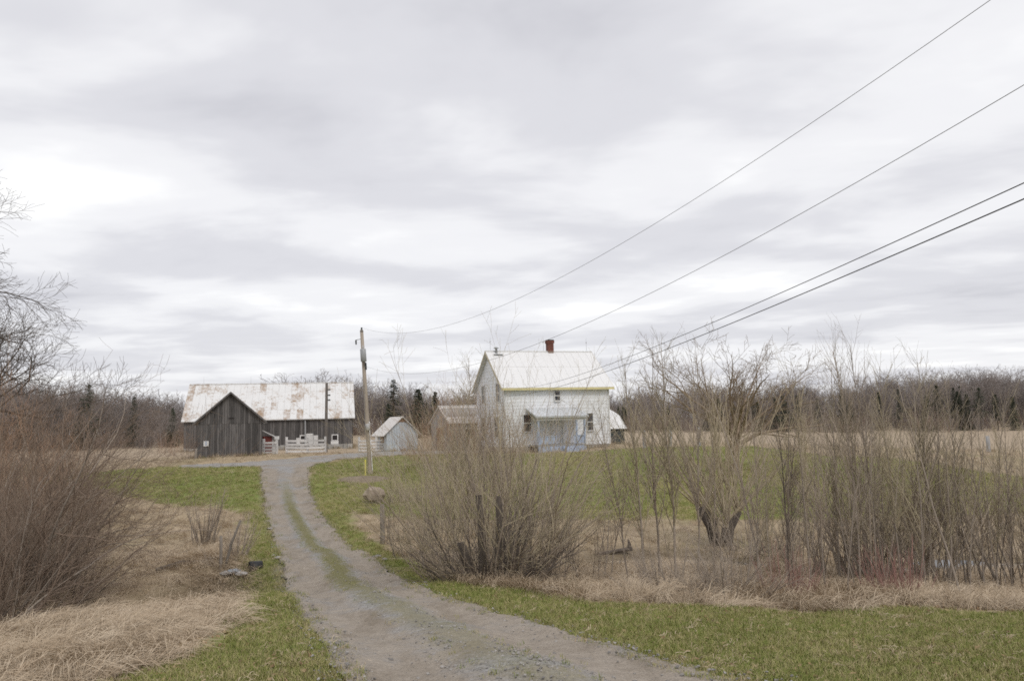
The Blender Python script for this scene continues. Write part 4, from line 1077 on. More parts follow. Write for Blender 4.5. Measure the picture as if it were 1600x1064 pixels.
# named trees -------------------------------------------------------
place("veteran", "bare_tree", "big old bare tree with drooping twiggy boughs at the photo's left edge", "tree", -29.0, 34.0, 14.2, 2.2)
place_px("round", "bare_tree", "round crowned bare tree standing alone behind the right thicket", "tree", 1152, 48, 503, rz=2.1, wide=1.05)
place_px("sap2", "bare_tree", "thin bare tree rising just left of the house gable", "tree", 737, 72, 545, wide=1.5)
place_px("multi0", "bare_tree", "bare tree clump beside the left end of the house roof", "tree", 725, 76, 580, wide=1.2)
place_px("spruce", "spruce_tree", "pointed dark spruce above the woods right of the leaning pole", "tree", 617, 112, 592, wide=1.45)
place_px("cedar", "cedar_tree", "short bushy dark evergreen left of the grey outbuilding roof", "tree", 656, 106, 607, wide=1.45)
place_px("cedar", "cedar_tree", "narrow dark evergreen directly above the grey outbuilding", "tree", 683, 110, 611, wide=1.1)
place_px("pine", "pine_tree", "ragged dark pine standing above the far left woods", "tree", 134, 112, 599)
place_px("spruce", "spruce_tree", "small pointed evergreen between the ragged pine and the barn", "tree", 206, 118, 619)
for px, py, D, k, lb in ((470, 583, 118, 0, "leftmost bare crown rising over the barn ridge"), (500, 578, 122, 1, "tallest bare crown rising over the middle barn ridge"), (530, 584, 116, 2, "bare crown over the barn roof near the slim dark pole"),
                         (425, 603, 125, 1, "low bare crown just peeping over the barn ridge")):
    place_px(f"far{k}", "bare_tree", lb, "tree", px, D, py - 5, wide=1.25, group="bare trees behind the barn")
place_px("far1", "bare_tree", "broad bare tree above the woods at the far right", "tree", 1558, 125, 566, wide=1.3)
place_px("far2", "bare_tree", "bare tree behind the right thicket beside a dark evergreen", "tree", 1492, 122, 568, wide=1.1)
place_px("pine", "pine_tree", "dark evergreen in the far woods right of the tallest saplings", "tree", 1478, 118, 600, wide=1.2)
place_px("pine", "pine_tree", "dark evergreen below the broad bare tree at the far right", "tree", 1545, 118, 604, wide=1.3)

# centre willow, pollard willow -------------------------------------
place("fan", "willow_shrub", "large fan shaped bare willow shrub beside the driveway bend", "shrub", *hit(768, 906), 4.5, .3)
sx0, sy0 = hit(768, 908)
P = Plant(200)
for (dx, dy, h, r_, lean) in ((-.16, -.1, 1.75, .075, -.03), (.10, -.12, 1.72, .07, .06), (.32, 0, 1.0, .1, .2), (-.4, .05, .8, .09, -.25)):
    P.stem.add([Vector((dx, dy, -.15)), Vector((dx + lean * h * .5 + .02, dy, h * .5)), Vector((dx + lean * h, dy, h))], [r_ * 1.3, r_, r_ * .9], 8)
st_ = tag(empty("cut_stump", (sx0, sy0 - .15, g1(sx0, sy0)), 0), "dark sawn willow trunks inside the large fan shaped shrub", "stump")
obj("sawn_trunks", P.stem.mesh("sawn_trunks", M["willow_bark"]), st_)
place("tangle", "brush_tangle", "dark twig tangle at the foot of the large fan shaped willow", "shrub", sx0 - .1, sy0 - .25, 1.75)
for px, D, H, k, lb in ((668, 18.5, 2.6, 0, "low bare shrub on the driveway side of the big willow"), (700, 18.6, 3.0, 1, "mid height bare shrub just left of the big willow's dark foot"),
                        (640, 20, 2.2, 2, "leftmost bare shrub of the big willow's edge, near the wooden stake"), (832, 17.5, 2.9, 1, "upright bare shrub just right of the big willow's foot"), (868, 17, 2.3, 0, "bare shrub between the big willow and the lone stem clump"), (795, 19, 4.4, 2, "tall bare shrub behind the big willow's right side")):
    place(f"multi{k}", "bare_shrub", lb, "shrub", ray(px, 850)[0] * D, D, H)
place("multi2", "stem_clump", "upright clump of bare stems standing apart right of the big willow", "shrub", *hit(925, 905), 2.5)
for px, D, py, k, lb in ((706, 18.8, 612, 0, 'tall sapling at the big willow, leftmost of its tall stems'), (733, 19.2, 592, 2, 'tall sapling at the big willow, crossing the house gable'), (760, 18.6, 584, 1, 'tallest sapling at the big willow, before the house corner'), (788, 19.4, 602, 3, 'tall sapling at the big willow, before the left house window'), (822, 18.2, 640, 0, 'tall sapling at the big willow, rightmost of its tall stems')):
    place_px(f'sap{k}', 'sapling', lb, 'sapling', px, D, py, wide=.9)
# pollard willow
wx, wy = hit(1128, 852); P = Plant(210); R = P.R
rod = [None, dict(seg=.4, wob=.04, up=.08, kids=1.2, ang=.4, ratio=.26, sides=4, t0=.35, tip=.15), dict(seg=.3, wob=.1, up=.15, kids=2.5, ang=.5, ratio=.4, sides=3, tip=.3), dict(seg=.25, wob=.1, up=.2, kids=0, ang=.5, ratio=.4, sides=3, tip=.4)]
for (lx, ly, h, r_) in ((-.7, -.1, 1.25, .125), (-.3, .2, 1.15, .12), (.25, 0, .9, .11), (.7, .2, 1.0, .10), (0, -.3, .7, .10)):
    tp = Vector((lx * 1.0, ly * 2, h)); P.stem.add([Vector((lx * .25, ly * .5, -.3)), Vector((lx * .55, ly, h * .5)), tp], [r_ * 1.25, r_, r_ * 1.15], 8)
    for k in range(13):
        a = R.uniform(-.8, .8) + lx * .5; d = Vector((math.sin(a), R.uniform(-.5, .5), math.cos(a)))
        P.branch(tp + Vector((R.uniform(-.1, .1), R.uniform(-.1, .1), -.05)), d, R.uniform(2.6, 4.6), R.uniform(.02, .042), 1, rod)
wl = tag(empty("pollard_willow", (wx, wy, g1(wx, wy))), "pollarded willow with thick dark trunks and radiating straight rods", "tree")
P.split = 1
obj("trunk", P.stem.mesh("trunk", M["willow_bark"]), wl); obj("crown", P.twig.mesh("crown", M["twig_olive"]), wl)
place("tangle_pale", "brush_tangle", "grey tangle of fallen rods at the pollarded willow's foot", "shrub", wx + .2, wy - 1.6, 1.5)
place("tangle", "brush_tangle", "dark twig tangle right of the pollarded willow", "shrub", *hit(1205, 865), 1.1)
place("tangle", "brush_tangle", "dark leaning willow tangle near the bright pool", "shrub", *hit(1465, 862), 1.9)

# tall saplings one can pick out ------------------------------------
tall = [(1003, 15.5, 522), (1026, 17, 514), (1052, 16, 508), (1084, 17.5, 506), (1110, 19, 560), (1178, 15, 600), (1200, 14.6, 640), (1225, 16, 590), (1262, 15.5, 524), (1283, 14.5, 585), (1305, 16, 540), (1335, 15, 489), (1352, 16.5, 500), (1374, 15, 487),
        (1400, 14.6, 535), (1425, 16, 560), (1452, 15.2, 513), (1475, 15, 590), (1500, 16, 560), (1528, 14.5, 620), (1545, 15.5, 585), (1572, 14.8, 600), (1596, 15.6, 630), (978, 16, 590)]
order = "first second third fourth fifth sixth seventh eighth ninth tenth eleventh twelfth thirteenth fourteenth fifteenth sixteenth seventeenth eighteenth nineteenth twentieth twenty-first twenty-second twenty-third twenty-fourth".split()
rank = {i: r for r, i in enumerate(sorted(range(len(tall)), key=lambda i: tall[i][0]))}
for i, (px, D, py) in enumerate(tall):
    place_px(f"sap{i % 4}", "sapling", f"tall slim bare sapling, {order[rank[i]]} from left among the tall ones of the right thicket", "sapling", px, D, py, group="tall saplings of the right thicket", wide=random.uniform(.75, 1.05), tilt=(random.uniform(-.05, .05), random.uniform(-.07, .07)))
nfill = 0
for k in range(98):
    px = 900 + 760 * (random.random() ** .72); D = random.uniform(13.2, 20.5)
    if (905 < px < 985 and random.random() < .8) or (985 <= px < 1225 and random.random() < .62): continue
    x = ray(px, 850)[0] * D; H = random.uniform(1.4, 4.3) * (1 if px > 1180 else .75)
    place(f"small{k % 4}", "sapling", "slender low bare sapling filling the roadside thicket on the right", "sapling", x, D, H, group="low saplings filling the right thicket", wide=random.uniform(.8, 1.3), tilt=(random.uniform(-.1, .1), random.uniform(-.12, .12)))
for k in range(15):
    px = 1225 + 420 * (random.random() ** .8); D = random.uniform(13.5, 19)
    if 1090 < px < 1165: continue
    place(f"multi{k % 3}", "bare_shrub", "many stemmed bare shrub within the roadside thicket on the right", "shrub", ray(px, 850)[0] * D, D, random.uniform(2.0, 4.0) * (1.15 if 1330 < px < 1420 else 1), group="bare shrubs of the right thicket")
for k in range(9):
    px = random.choice([random.uniform(1185, 1300), random.uniform(1290, 1450), random.uniform(1405, 1425)]); D = random.uniform(12.6, 14)
    place("dogwood", "red_shrub", "low crimson stemmed shrub at the front foot of the right thicket", "shrub", ray(px, 900)[0] * D, D, random.uniform(.5, 1.0), group="crimson stemmed shrubs")
for k, (px, py, H) in enumerate(((1048, 925, 1.1), (1085, 930, .9), (1120, 928, 1.0), (1150, 932, 1.2), (1065, 922, .8))):
    place("tangle_pale", "brush_tangle", "pale bramble tangle on the thicket's front edge below the pollarded willow", "shrub", *hit(px, py), H, group="pale brambles below the pollarded willow")
# shrubs farther back
place_px("brown0", "bare_shrub", "rounded brown shrub on the green slope right of the lone round tree", "shrub", 1243, 57, 668, wide=.8)
place_px("brown1", "bare_shrub", "brown shrub on the slope behind the thicket's middle", "shrub", 1330, 60, 662, wide=.9)
place("tangle", "brush_tangle", "second dark tangle hugging the sawn willow trunks", "shrub", sx0 + .25, sy0 - .1, 1.6)
for px, D, py, k, lb in ((655, 50, 632, 0, "leftmost russet willow shrub before the grey outbuilding"), (684, 46, 612, 1, "russet willow shrub hiding the outbuilding's brown door"), (712, 49, 604, 2, "tallest russet willow shrub left of the house"), (742, 47, 592, 0, "russet willow shrub against the house gable"), (768, 45, 612, 1, "russet willow shrub below the gable windows"), (795, 43, 632, 2, "russet willow shrub before the house's left corner")):
    place_px(f"russet{k}", "willow_shrub", lb, "shrub", px, D, py, wide=.85)
for px, D, py, k, lb in ((770, 30, 596, 1, "thin bare sapling clump crossing the house's left corner"), (690, 27, 650, 0, "thin bare clump behind the big willow's left wing"), (735, 28, 615, 2, "bare stem clump crossing the house gable"), (820, 26, 590, 1, "thin stem clump crossing the left ground floor window")):
    place_px(f"multi{k}", "bare_shrub", lb, "shrub", px, D, py)
place_px("russet1", "willow_shrub", "low russet bush at the dark shed's left corner", "shrub", 288, 66, 668, wide=1.2)
place_px("russet2", "willow_shrub", "russet brush left of the barn end", "shrub", 262, 74, 682, wide=1.3)

# brush on the left ---------------------------------------------------
lb = [(-95, 17, 650, "brown0"), (-55, 16.5, 670, "murk1"), (-20, 18, 660, "murk0"), (20, 20, 710, "brown0"), (55, 23, 725, "murk1"), (-15, 24, 640, "russet2"), (30, 27, 655, "murk0"), (55, 30, 680, "brown1"), (-60, 28, 620, "russet1"), (85, 31, 705, "murk1"), (-5, 20.5, 680, "brown1"), (-45, 20, 650, "murk1"), (25, 17.0, 800, "murk0"), (-70, 21, 630, "brown0"), (20, 33, 652, "russet1"), (65, 36, 680, "murk0"), (-25, 15.0, 770, "murk1"), (100, 38, 700, "russet0"), (-70, 14.6, 720, "brown1")]
for k, (px, D, py, key) in enumerate(lb):
    place_px(key, "bare_shrub", "bare brown shrub of the dense brush along the photo's left edge", "shrub", px, D, py - 38, group="dense brush on the left", wide=.9)
for (px, py, H, key, lab) in ((40, 930, 1.3, "tangle", "dark twig tangle over the left stream bank"), (110, 935, 1.0, "tangle", "low dark tangle on the left stream bank, nearer the driveway"), (10, 945, 1.1, "tangle_pale", "grey twig tangle at the photo's left edge by the stream")):
    place(key, "brush_tangle", lab, "shrub", *hit(px, py), H)
place("scrub", "bare_shrub", "slanting bare shrub reaching over the dry grass on the left", "shrub", *hit(78, 915), 2.3, tilt=(0, .5), wide=1.0)
place("scrub", "bare_shrub", "small upright bare shrub in the dry hollow left of the driveway", "shrub", *hit(318, 850), 1.75, wide=.9)
place("scrub", "bare_shrub", "thin low shrub beside the culvert left of the driveway", "shrub", *hit(372, 868), 1.1, wide=1.1)
place("tangle_pale", "brush_tangle", "low twig tangle around the culvert mouth", "shrub", *hit(345, 880), .55)
for px, py, H, lab in ((252, 950, .85, "tall pale dry stalks standing in the left dry bank"), (40, 1040, .55, "short dry stalks at the photo's lower left corner"), (190, 930, .5, "short dry stalks by the left stream bank")):
    place("stalks", "dry_grass_clump", lab, "grass clump", *hit(px, py), H)
place("small1", "sapling", "slim leaning sapling beside the wooden stake", "sapling", *hit(605, 850), 2.6)
place("small3", "sapling", "thin sapling between the wooden stake and the leaning pole", "sapling", *hit(622, 835), 2.9)

# ------------------------------------------------------------------ posts, log, boulder, culvert, stones
def post(px, py, H, r, mat, lab, lean=(0, 0), D=None):
    x, y = hit(px, py) if D is None else (ray(px, py)[0] * D, D); z = g1(x, y)
    o = tag(empty("fence_post", (x, y, z)), lab, "post"); tube_obj("stake", [(0, 0, -.3), (lean[0] * .5, 0, H * .5), (lean[0], lean[1], H)], [r * 1.05, r, r * .92], 7, M[mat], o)


post(598, 849, 1.18, .075, "post", "dark wooden stake by the driveway left of the big willow")
post(1007, 700, 1.35, .13, "grey_post", "leftmost pale grey fence post behind the right thicket")
post(1047, 698, 1.3, .12, "grey_post", "second pale grey fence post behind the right thicket", (.1, 0))
post(1093, 697, 1.5, .13, "grey_post", "third pale grey fence post, left of the lone round tree")
post(1545, 706, 1.3, .16, "grey_post", "pale grey fence post far behind the thicket's right end")
post(345, 889, .75, .035, "post", "short upright stake by the culvert", (.0, 0))
post(347, 886, 1.05, .03, "post", "slanting dark stick by the culvert", (.42, 0))


def rock(seed, s, flat=.7):
    R = random.Random(seed); import bmesh
    bm = bmesh.new(); bmesh.ops.create_icosphere(bm, subdivisions=2, radius=1)
    for v in bm.verts:
        n = v.co.normalized(); k = 1 + .18 * math.sin(3.1 * n.x + seed) * math.cos(2.7 * n.y + 1.3 * seed) + .12 * math.sin(5 * n.z + 4 * n.x + seed) + R.uniform(-.05, .05)
        v.co = Vector((n.x * k * s[0], n.y * k * s[1], n.z * k * s[2] * flat))
    me = bpy.data.meshes.new("rock"); bm.to_mesh(me); bm.free(); return me


bx_, by_ = hit(585, 785); me = rock(5, (.44, .42, .46), .85); me.materials.append(M["boulder"])
tag(obj("boulder", me, None, (bx_, by_, g1(bx_, by_) + .35)), "large pale tan boulder at the edge of the brush pile", "boulder")
place("tangle_pale", "brush_pile", "grey brush pile beside the pale boulder", "brush pile", *hit(628, 785), 1.3, wide=1.2)
place("tangle_pale", "brush_pile", "grey brush pile nearer the big willow", "brush pile", *hit(660, 780), 1.2, wide=1.2)
# earth mound around the utility pole
mx, my = hit(566, 748); V = [(0, 0, .28)]; F = []
for r_i, (rr, zz_) in enumerate(((.7, .22), (1.3, .08), (1.75, -.08))):
    for k in range(16):
        a = 6.283 * k / 16; V.append((rr * 1.3 * math.cos(a) * (1 + .1 * math.sin(3 * a)), rr * math.sin(a), zz_ + .02 * math.sin(5 * a)))
F += [(0, 1 + k, 1 + (k + 1) % 16) for k in range(16)]
for r_i in range(2): F += [(1 + 16 * r_i + k, 17 + 16 * r_i + k, 17 + 16 * r_i + (k + 1) % 16, 1 + 16 * r_i + (k + 1) % 16) for k in range(16)]
mo = obj("earth_mound", mk_mesh("earth_mound", [(a_ * .85, b_ * .8, c_ * .8 - .06) for a_, b_, c_ in V], F, M["soil"], True), None, (mx, my, g1(mx, my))); tag(mo, "low bare earth mound below the leaning utility pole", "mound", kind="structure")
# culvert: pipe end, headstones
qx, qy = hit(389, 888); o = tag(empty("culvert_pipe", (qx, qy, g1(qx, qy))), "black culvert pipe mouth beside the driveway bank", "pipe")
t = Tubes(); ang0 = np.array([.75, -.65, 0])
ring = []
V = []; F = []
for j, (rr, yy) in enumerate(((.14, 0), (.14, .28), (.11, .28), (.11, 0))):
    for k in range(14):
        a = 6.283 * k / 14; V.append((yy + 0.0, rr * math.cos(a), .02 + rr * math.sin(a)))
for j in range(4):
    for k in range(14): F.append((j * 14 + k, j * 14 + (k + 1) % 14, ((j + 1) % 4) * 14 + (k + 1) % 14, ((j + 1) % 4) * 14 + k))
pe = obj("pipe", mk_mesh("pipe", V, F, M["plastic_black"], True), o); o.rotation_euler = (0, .05, .5)
for k, (px, py, s, lab, mat) in enumerate(((366, 893, .15, "flat blue grey slab by the culvert", "plastic_blue"), (355, 896, .16, "small pale stone left of the blue grey slab", "stone"), (378, 897, .15, "small grey stone between slab and pipe", "stone"),
                                           (421, 826, .10, "grey stone on the left driveway verge, farther one", "stone"), (434, 872, .11, "grey stone half sunk in the left verge", "stone"), (428, 868, .08, "smaller grey stone beside the half sunk one", "stone"), (588, 870, .12, "grey stone on the right driveway edge", "stone"), (600, 874, .09, "small stone on the right driveway edge by the verge", "stone"))):
    x, y = hit(px, py); me = rock(10 + k, (s, s * .8, s * .55), .6); me.materials.append(M[mat]); tag(obj("stone", me, None, (x, y, g1(x, y) + s * .12)), lab, "stone")
lx_, ly_ = hit(968, 862); o = tag(empty("fallen_log", (lx_, ly_, g1(lx_, ly_)), .2), "dark fallen log with a broken upright stub by the stream", "log")
tube_obj("log", [(-.7, 0, -.03), (0, .05, .03), (.4, 0, .08)], [.05, .06, .07], 8, M["bark_dark"], o); tube_obj("stub", [(.3, 0, .05), (.32, 0, .22), (.29, 0, .36)], [.07, .055, .02], 7, M["bark_dark"], o)
lx_, ly_ = hit(300, 880); o = tag(empty("fallen_log", (lx_, ly_, g1(lx_, ly_)), .5), "rotten log lying below the small upright shrub on the left", "log")
tube_obj("log", [(-.8, 0, -.06), (-.2, .08, .02), (.2, .0, .0), (.6, .1, .05)], [.04, .07, .06, .05], 8, M["bark_dark"], o)


# ------------------------------------------------------------------ far woodland (one mass)
def instancer(name, protos, P, rot, scl, pick, label, cat):
    """protos: list of mesh lists; scattered over the points as one object"""
    me = bpy.data.meshes.new(name); me.from_pydata([tuple(map(float, p)) for p in P], [], [])
    me.attributes.new("rot", "FLOAT_VECTOR", "POINT").data.foreach_set("vector", np.asarray(rot, np.float32).ravel())
    me.attributes.new("scl", "FLOAT_VECTOR", "POINT").data.foreach_set("vector", np.asarray(scl, np.float32).ravel())
    me.attributes.new("pick", "INT", "POINT").data.foreach_set("value", np.asarray(pick, np.int32))
    o = obj(name, me); tag(o, label, cat, kind="stuff")
    ng = bpy.data.node_groups.new(name + "_scatter", "GeometryNodeTree")
    ng.interface.new_socket("Geometry", in_out="INPUT", socket_type="NodeSocketGeometry"); ng.interface.new_socket("Geometry", in_out="OUTPUT", socket_type="NodeSocketGeometry")
    gi = ng.nodes.new("NodeGroupInput"); go = ng.nodes.new("NodeGroupOutput"); ip = ng.nodes.new("GeometryNodeInstanceOnPoints"); jn = ng.nodes.new("GeometryNodeJoinGeometry")
    for pm in reversed(protos):      # the join node lists its newest link first
        if len(pm) == 1: src = bpy.data.objects.new(name + "_source", pm[0][1])
        else:
            ma, mb_ = pm[0][1], pm[1][1]; va = [tuple(v.co) for v in ma.vertices]; nb0 = len(va); va += [tuple(v.co) for v in mb_.vertices]
            fa = [tuple(p.vertices) for p in ma.polygons]; na = len(fa); fa += [tuple(i + nb0 for i in p.vertices) for p in mb_.polygons]
            mc = mk_mesh(name + "_source", va, fa); mc.materials.append(ma.materials[0]); mc.materials.append(mb_.materials[0])
            mc.polygons.foreach_set("material_index", [0] * na + [1] * (len(fa) - na)); src = bpy.data.objects.new(name + "_source", mc)
        oi = ng.nodes.new("GeometryNodeObjectInfo"); oi.inputs["Object"].default_value = src; oi.inputs["As Instance"].default_value = True
        ng.links.new(oi.outputs["Geometry"], jn.inputs[0])
    def na_(nm, typ):
        n = ng.nodes.new("GeometryNodeInputNamedAttribute"); n.data_type = typ; n.inputs["Name"].default_value = nm
        return n.outputs["Attribute"]
    e2r = ng.nodes.new("FunctionNodeEulerToRotation"); ng.links.new(na_("rot", "FLOAT_VECTOR"), e2r.inputs[0])
    ng.links.new(gi.outputs[0], ip.inputs["Points"]); ng.links.new(jn.outputs[0], ip.inputs["Instance"]); ip.inputs["Pick Instance"].default_value = True
    ng.links.new(na_("pick", "INT"), ip.inputs["Instance Index"]); ng.links.new(e2r.outputs[0], ip.inputs["Rotation"]); ng.links.new(na_("scl", "FLOAT_VECTOR"), ip.inputs["Scale"])
    ng.links.new(ip.outputs[0], go.inputs[0])
    md = o.modifiers.new("scatter", "NODES"); md.node_group = ng
    return o


def wood_points():
    P = []; S = []; K = []
    def top_at(px):   # crown line of the woods, in photo rows
        xs = [-200, 0, 60, 120, 200, 280, 350, 450, 540, 600, 660, 750, 900, 980, 1050, 1150, 1250, 1400, 1480, 1560, 1620, 1900]
        ys = [585, 592, 600, 602, 616, 622, 625, 612, 598, 602, 612, 618, 620, 614, 610, 604, 598, 592, 588, 580, 588, 588]
        return float(np.interp(px, xs, ys))
    for k in range(1500):
        px = random.uniform(-260, 1860); D = random.uniform(120, 200)
        if px < 280: D *= random.uniform(.86, 1.0)
        x = ray(px, 680)[0] * D; z = g1(x, D); H = CZ + ray(px, top_at(px) + abs(random.gauss(0, 14)) + random.choice((0, 12, 14, -16)))[2] * D - z
        ev = random.random() < (.05 if px < 950 else .10)
        kind = random.choice((5, 6)) if ev else random.choice((0, 1, 2))
        if ev:
            D = random.uniform(112, 126); x = ray(px, 680)[0] * D; z = g1(x, D); H = (CZ + ray(px, top_at(px) + 14)[2] * D - z) * random.uniform(.72, 1.0)
        h0 = [PROTO[q][1] for q in ("far0", "far1", "far2", "farbush0", "farbush1", "cedar", "pine")][kind]; s = max(.15, H / h0); w = s * random.uniform(.85, 1.15)
        P.append((x, D, z - .1)); S.append((w, w, s)); K.append(kind)
    for k in range(1000):
        px = random.uniform(-260, 1860); D = random.uniform(110, 185)
        x = ray(px, 680)[0] * D; z = g1(x, D); H = random.uniform(2.2, 5.2); s = H / 3.8; w = s * random.uniform(.9, 1.4)
        P.append((x, D, z - .1)); S.append((w, w, s)); K.append(random.choice((3, 4, 7)))
    return P, S, K


P, S, K = wood_points()
instancer("woodland", [PROTO[k][0] for k in ("far0", "far1", "far2", "farbush0", "farbush1", "cedar", "pine", "farscrub")], P, [(0, 0, random.uniform(0, 6.28)) for _ in P], S, K, "distant bare woods with scattered evergreens along the horizon", "woods")


# ------------------------------------------------------------------ grass, litter, loose stones
def tuft(name, n, h0, h1, w, spread, lean, mat, seed, segs=3):
    R = random.Random(seed); V = []; F = []
    for k in range(n):
        a = R.uniform(0, 6.283); r = spread * math.sqrt(R.random()); x, y = r * math.cos(a), r * math.sin(a)
        b = R.uniform(0, 6.283); h = R.uniform(h0, h1); ln = lean * R.uniform(.3, 1.3); dx, dy = math.cos(b), math.sin(b); px_, py_ = -dy * w / 2, dx * w / 2
        base = len(V)
        for s in range(segs + 1):
            t = s / segs; th_ = ln * t; out = h * (math.sin(th_) if ln < 1.2 else t * .95) * t ** .3; up_ = h * t * math.cos(min(th_, 1.45)); ww = 1 - .8 * t
            V.extend([(x + dx * out - px_ * ww, y + dy * out - py_ * ww, up_), (x + dx * out + px_ * ww, y + dy * out + py_ * ww, up_)])
        for s in range(segs): F.append((base + 2 * s, base + 2 * s + 1, base + 2 * s + 3, base + 2 * s + 2))
    return [("tuft", mk_mesh(name, V, F, mat))]


def mat_tuft(name, n, L0, L1, w, spread, mat, seed, rise=.16):
    """strands combed one way, arching low over the ground"""
    R = random.Random(seed); V = []; F = []; segs = 4
    for k in range(n):
        a = R.uniform(0, 6.283); r = spread * math.sqrt(R.random()); x, y = r * math.cos(a), r * math.sin(a)
        b = R.gauss(0, .55); L = R.uniform(L0, L1); dx, dy = math.cos(b), math.sin(b); c_ = R.uniform(-.5, .5); h = L * rise * R.uniform(.3, 2.0); base = len(V)
        for s in range(segs + 1):
            t = s / segs; ww = (1 - .7 * t) * w / 2; ox, oy = dx * L * t - dy * c_ * L * t * t, dy * L * t + dx * c_ * L * t * t; z = h * math.sin(min(1, t * 1.15) * 2.6) + .01
            V.extend([(x + ox + dy * ww, y + oy - dx * ww, z), (x + ox - dy * ww, y + oy + dx * ww, z + ww)])
        for s in range(segs): F.append((base + 2 * s, base + 2 * s + 1, base + 2 * s + 3, base + 2 * s + 2))
    return [("tuft", mk_mesh(name, V, F, mat))]


def frustum(n, d0, d1, side=.92):
    D = np.exp(rng.uniform(math.log(d0), math.log(d1), n)); x = rng.uniform(-side, side, n) * D
    return np.c_[x, D]


FOOT = [(HP, HA, HW, HG), (BP, BA, BW, BG), (SP, SA, SW, SD_), (PP, PA, PW, PD), (RP, RA, RW, RD), (DP, DA, DW, DD)]


def off_buildings(P):
    ok = np.ones(len(P), bool)
    for p0, a, w, d in FOOT:
        dx, dy = P[:, 0] - p0[0], P[:, 1] - p0[1]; u = dx * math.cos(a) + dy * math.sin(a); v = -dx * math.sin(a) + dy * math.cos(a)
        ok &= ~((u > -.3) & (u < w + .3) & (v > -.15) & (v < d + .3))
    return ok


def scatter(name, protos, P, smin, smax, label, cat, tilt=.15, lift=0.0, grow=0.0, zs=1.0, comb=False):
    n = len(P); z = gz(P[:, 0], P[:, 1]) + CH(stream_d(P)) + lift
    s = rng.uniform(smin, smax, n) * (1 + grow * np.clip(P[:, 1] - 8, 0, 40) / 10)
    rot = np.c_[rng.normal(0, tilt, n), rng.normal(0, tilt, n), rng.uniform(0, 6.283, n)]
    if comb: rot[:, 2] = 2.2 * np.sin(P[:, 0] * .55 + 1.2 * np.sin(P[:, 1] * .4)) + 1.6 * np.sin(P[:, 1] * .7 - P[:, 0] * .3) - .9 + rng.normal(0, 1.0, n)
    return instancer(name, protos, np.c_[P, z], rot, np.c_[s, s, s * zs], rng.integers(0, len(protos), n), label, cat)


C1 = frustum(265000, 4.6, 70); sdg = green_sd(C1); sdd = seg_dist(C1, DRIVE)
# patchiness
pn = np.sin(C1[:, 0] * 1.7 + 1.3 * np.sin(C1[:, 1] * .8)) * np.sin(C1[:, 1] * 1.1 + 1.7 * np.sin(C1[:, 0] * .6))
inside = (sdg + .25 * pn < 0) & ((sdd > -.04 + .05 * pn) | ((sdd > -.28) & (rng.random(len(C1)) < .22 + .18 * pn))) & off_buildings(C1)
lawn = C1[inside]
scatter("lawn_grass", [tuft("lawn_tuft", 11, .025, .06, .0045, .045, .8, M["lawn_blade"], s) for s in range(5)], lawn, .7, 1.35, "short olive green lawn grass", "grass", .2, 0, .35)
pt = np.sin(lawn[:, 0] * 1.1 + 2.1 * np.sin(lawn[:, 1] * .9)) * np.sin(lawn[:, 1] * 1.7 + 1.9 * np.sin(lawn[:, 0] * 1.3)) + .5 * np.sin(lawn[:, 0] * 7.3 + 2 * np.sin(lawn[:, 1] * 5)) * np.sin(lawn[:, 1] * 6.1)
thatch = lawn[rng.random(len(lawn)) < np.clip(.10 * (pt - .2), .012, .12)]
scatter("lawn_thatch", [mat_tuft("thatch", 7, .03, .075, .005, .06, M["dry_blade"], 140 + s, .25) for s in range(3)] + [tuft("thatch", 7, .03, .08, .006, .05, 1.3, M["leaf"], 145, 3)], thatch, .7, 1.3, "dead straw thatch showing in the lawn", "grass", .15, .015, .3)
C2 = frustum(120000, 4.6, 70); sdg2 = green_sd(C2); sdd2 = seg_dist(C2, DRIVE); wd2 = stream_d(C2)
pn2 = np.sin(C2[:, 0] * 2.1 + 1.1 * np.sin(C2[:, 1] * 1.3)) * np.sin(C2[:, 1] * 1.6 + 1.2 * np.sin(C2[:, 0] * .9))
pn3 = np.sin(C2[:, 0] * .9 + 2 * np.sin(C2[:, 1] * .7)) * np.sin(C2[:, 1] * 1.2 + 1.5 * np.sin(C2[:, 0] * 1.1)) + .4 * np.sin(C2[:, 0] * 5 + C2[:, 1] * 3) * np.sin(C2[:, 1] * 6)
k2 = (rng.random(len(C2)) < np.clip(.75 + .5 * pn3, .15, 1)) & (sdg2 + .3 * pn2 > -.05) & (sdd2 > .12) & (wd2 > .6) & off_buildings(C2) & (rng.random(len(C2)) < np.where(C2[:, 1] > 24, .6, 1))
dryp = C2[k2]
scatter("dry_grass", [mat_tuft("dry_tuft", 16, .18, .48, .0055, .12, M["dry_blade"], 20 + s, .2) for s in range(4)] + [tuft("dry_tuft", 10, .08, .24, .0045, .10, 1.0, M["dry_blade"], 30 + s, 3) for s in range(2)] + [tuft("dry_tuft", 9, .05, .16, .008, .12, 1.5, M["leaf"], 33, 3)], dryp, .55, 1.15, "matted straw coloured dry grass", "grass", .1, 0, .12, 1.0, True)
fp = []
for p0, a, w, d in FOOT:
    for k in range(int(90 * (w + d) / 10)):
        s = random.random(); e = random.uniform(.05, .5) ** 1.3
        u, v = (s * w, -e) if random.random() < .6 else ((-e, s * d) if random.random() < .5 else (w + e, s * d))
        fp.append((p0[0] + u * math.cos(a) - v * math.sin(a), p0[1] + u * math.sin(a) + v * math.cos(a)))
fp = np.array(fp)
scatter("contact_shade_weeds", [tuft("weed", 16, .12, .42, .012, .16, .8, M["dry_blade"], 90 + s, 3) for s in range(3)] + [tuft("weed", 16, .08, .25, .012, .16, .8, M["lawn_blade"], 95, 3)], fp, .6, 1.3, "dead weeds added along the foot of the farm buildings for contact shading", "weeds", .1)  # weeds added around the wall bases to give contact shading
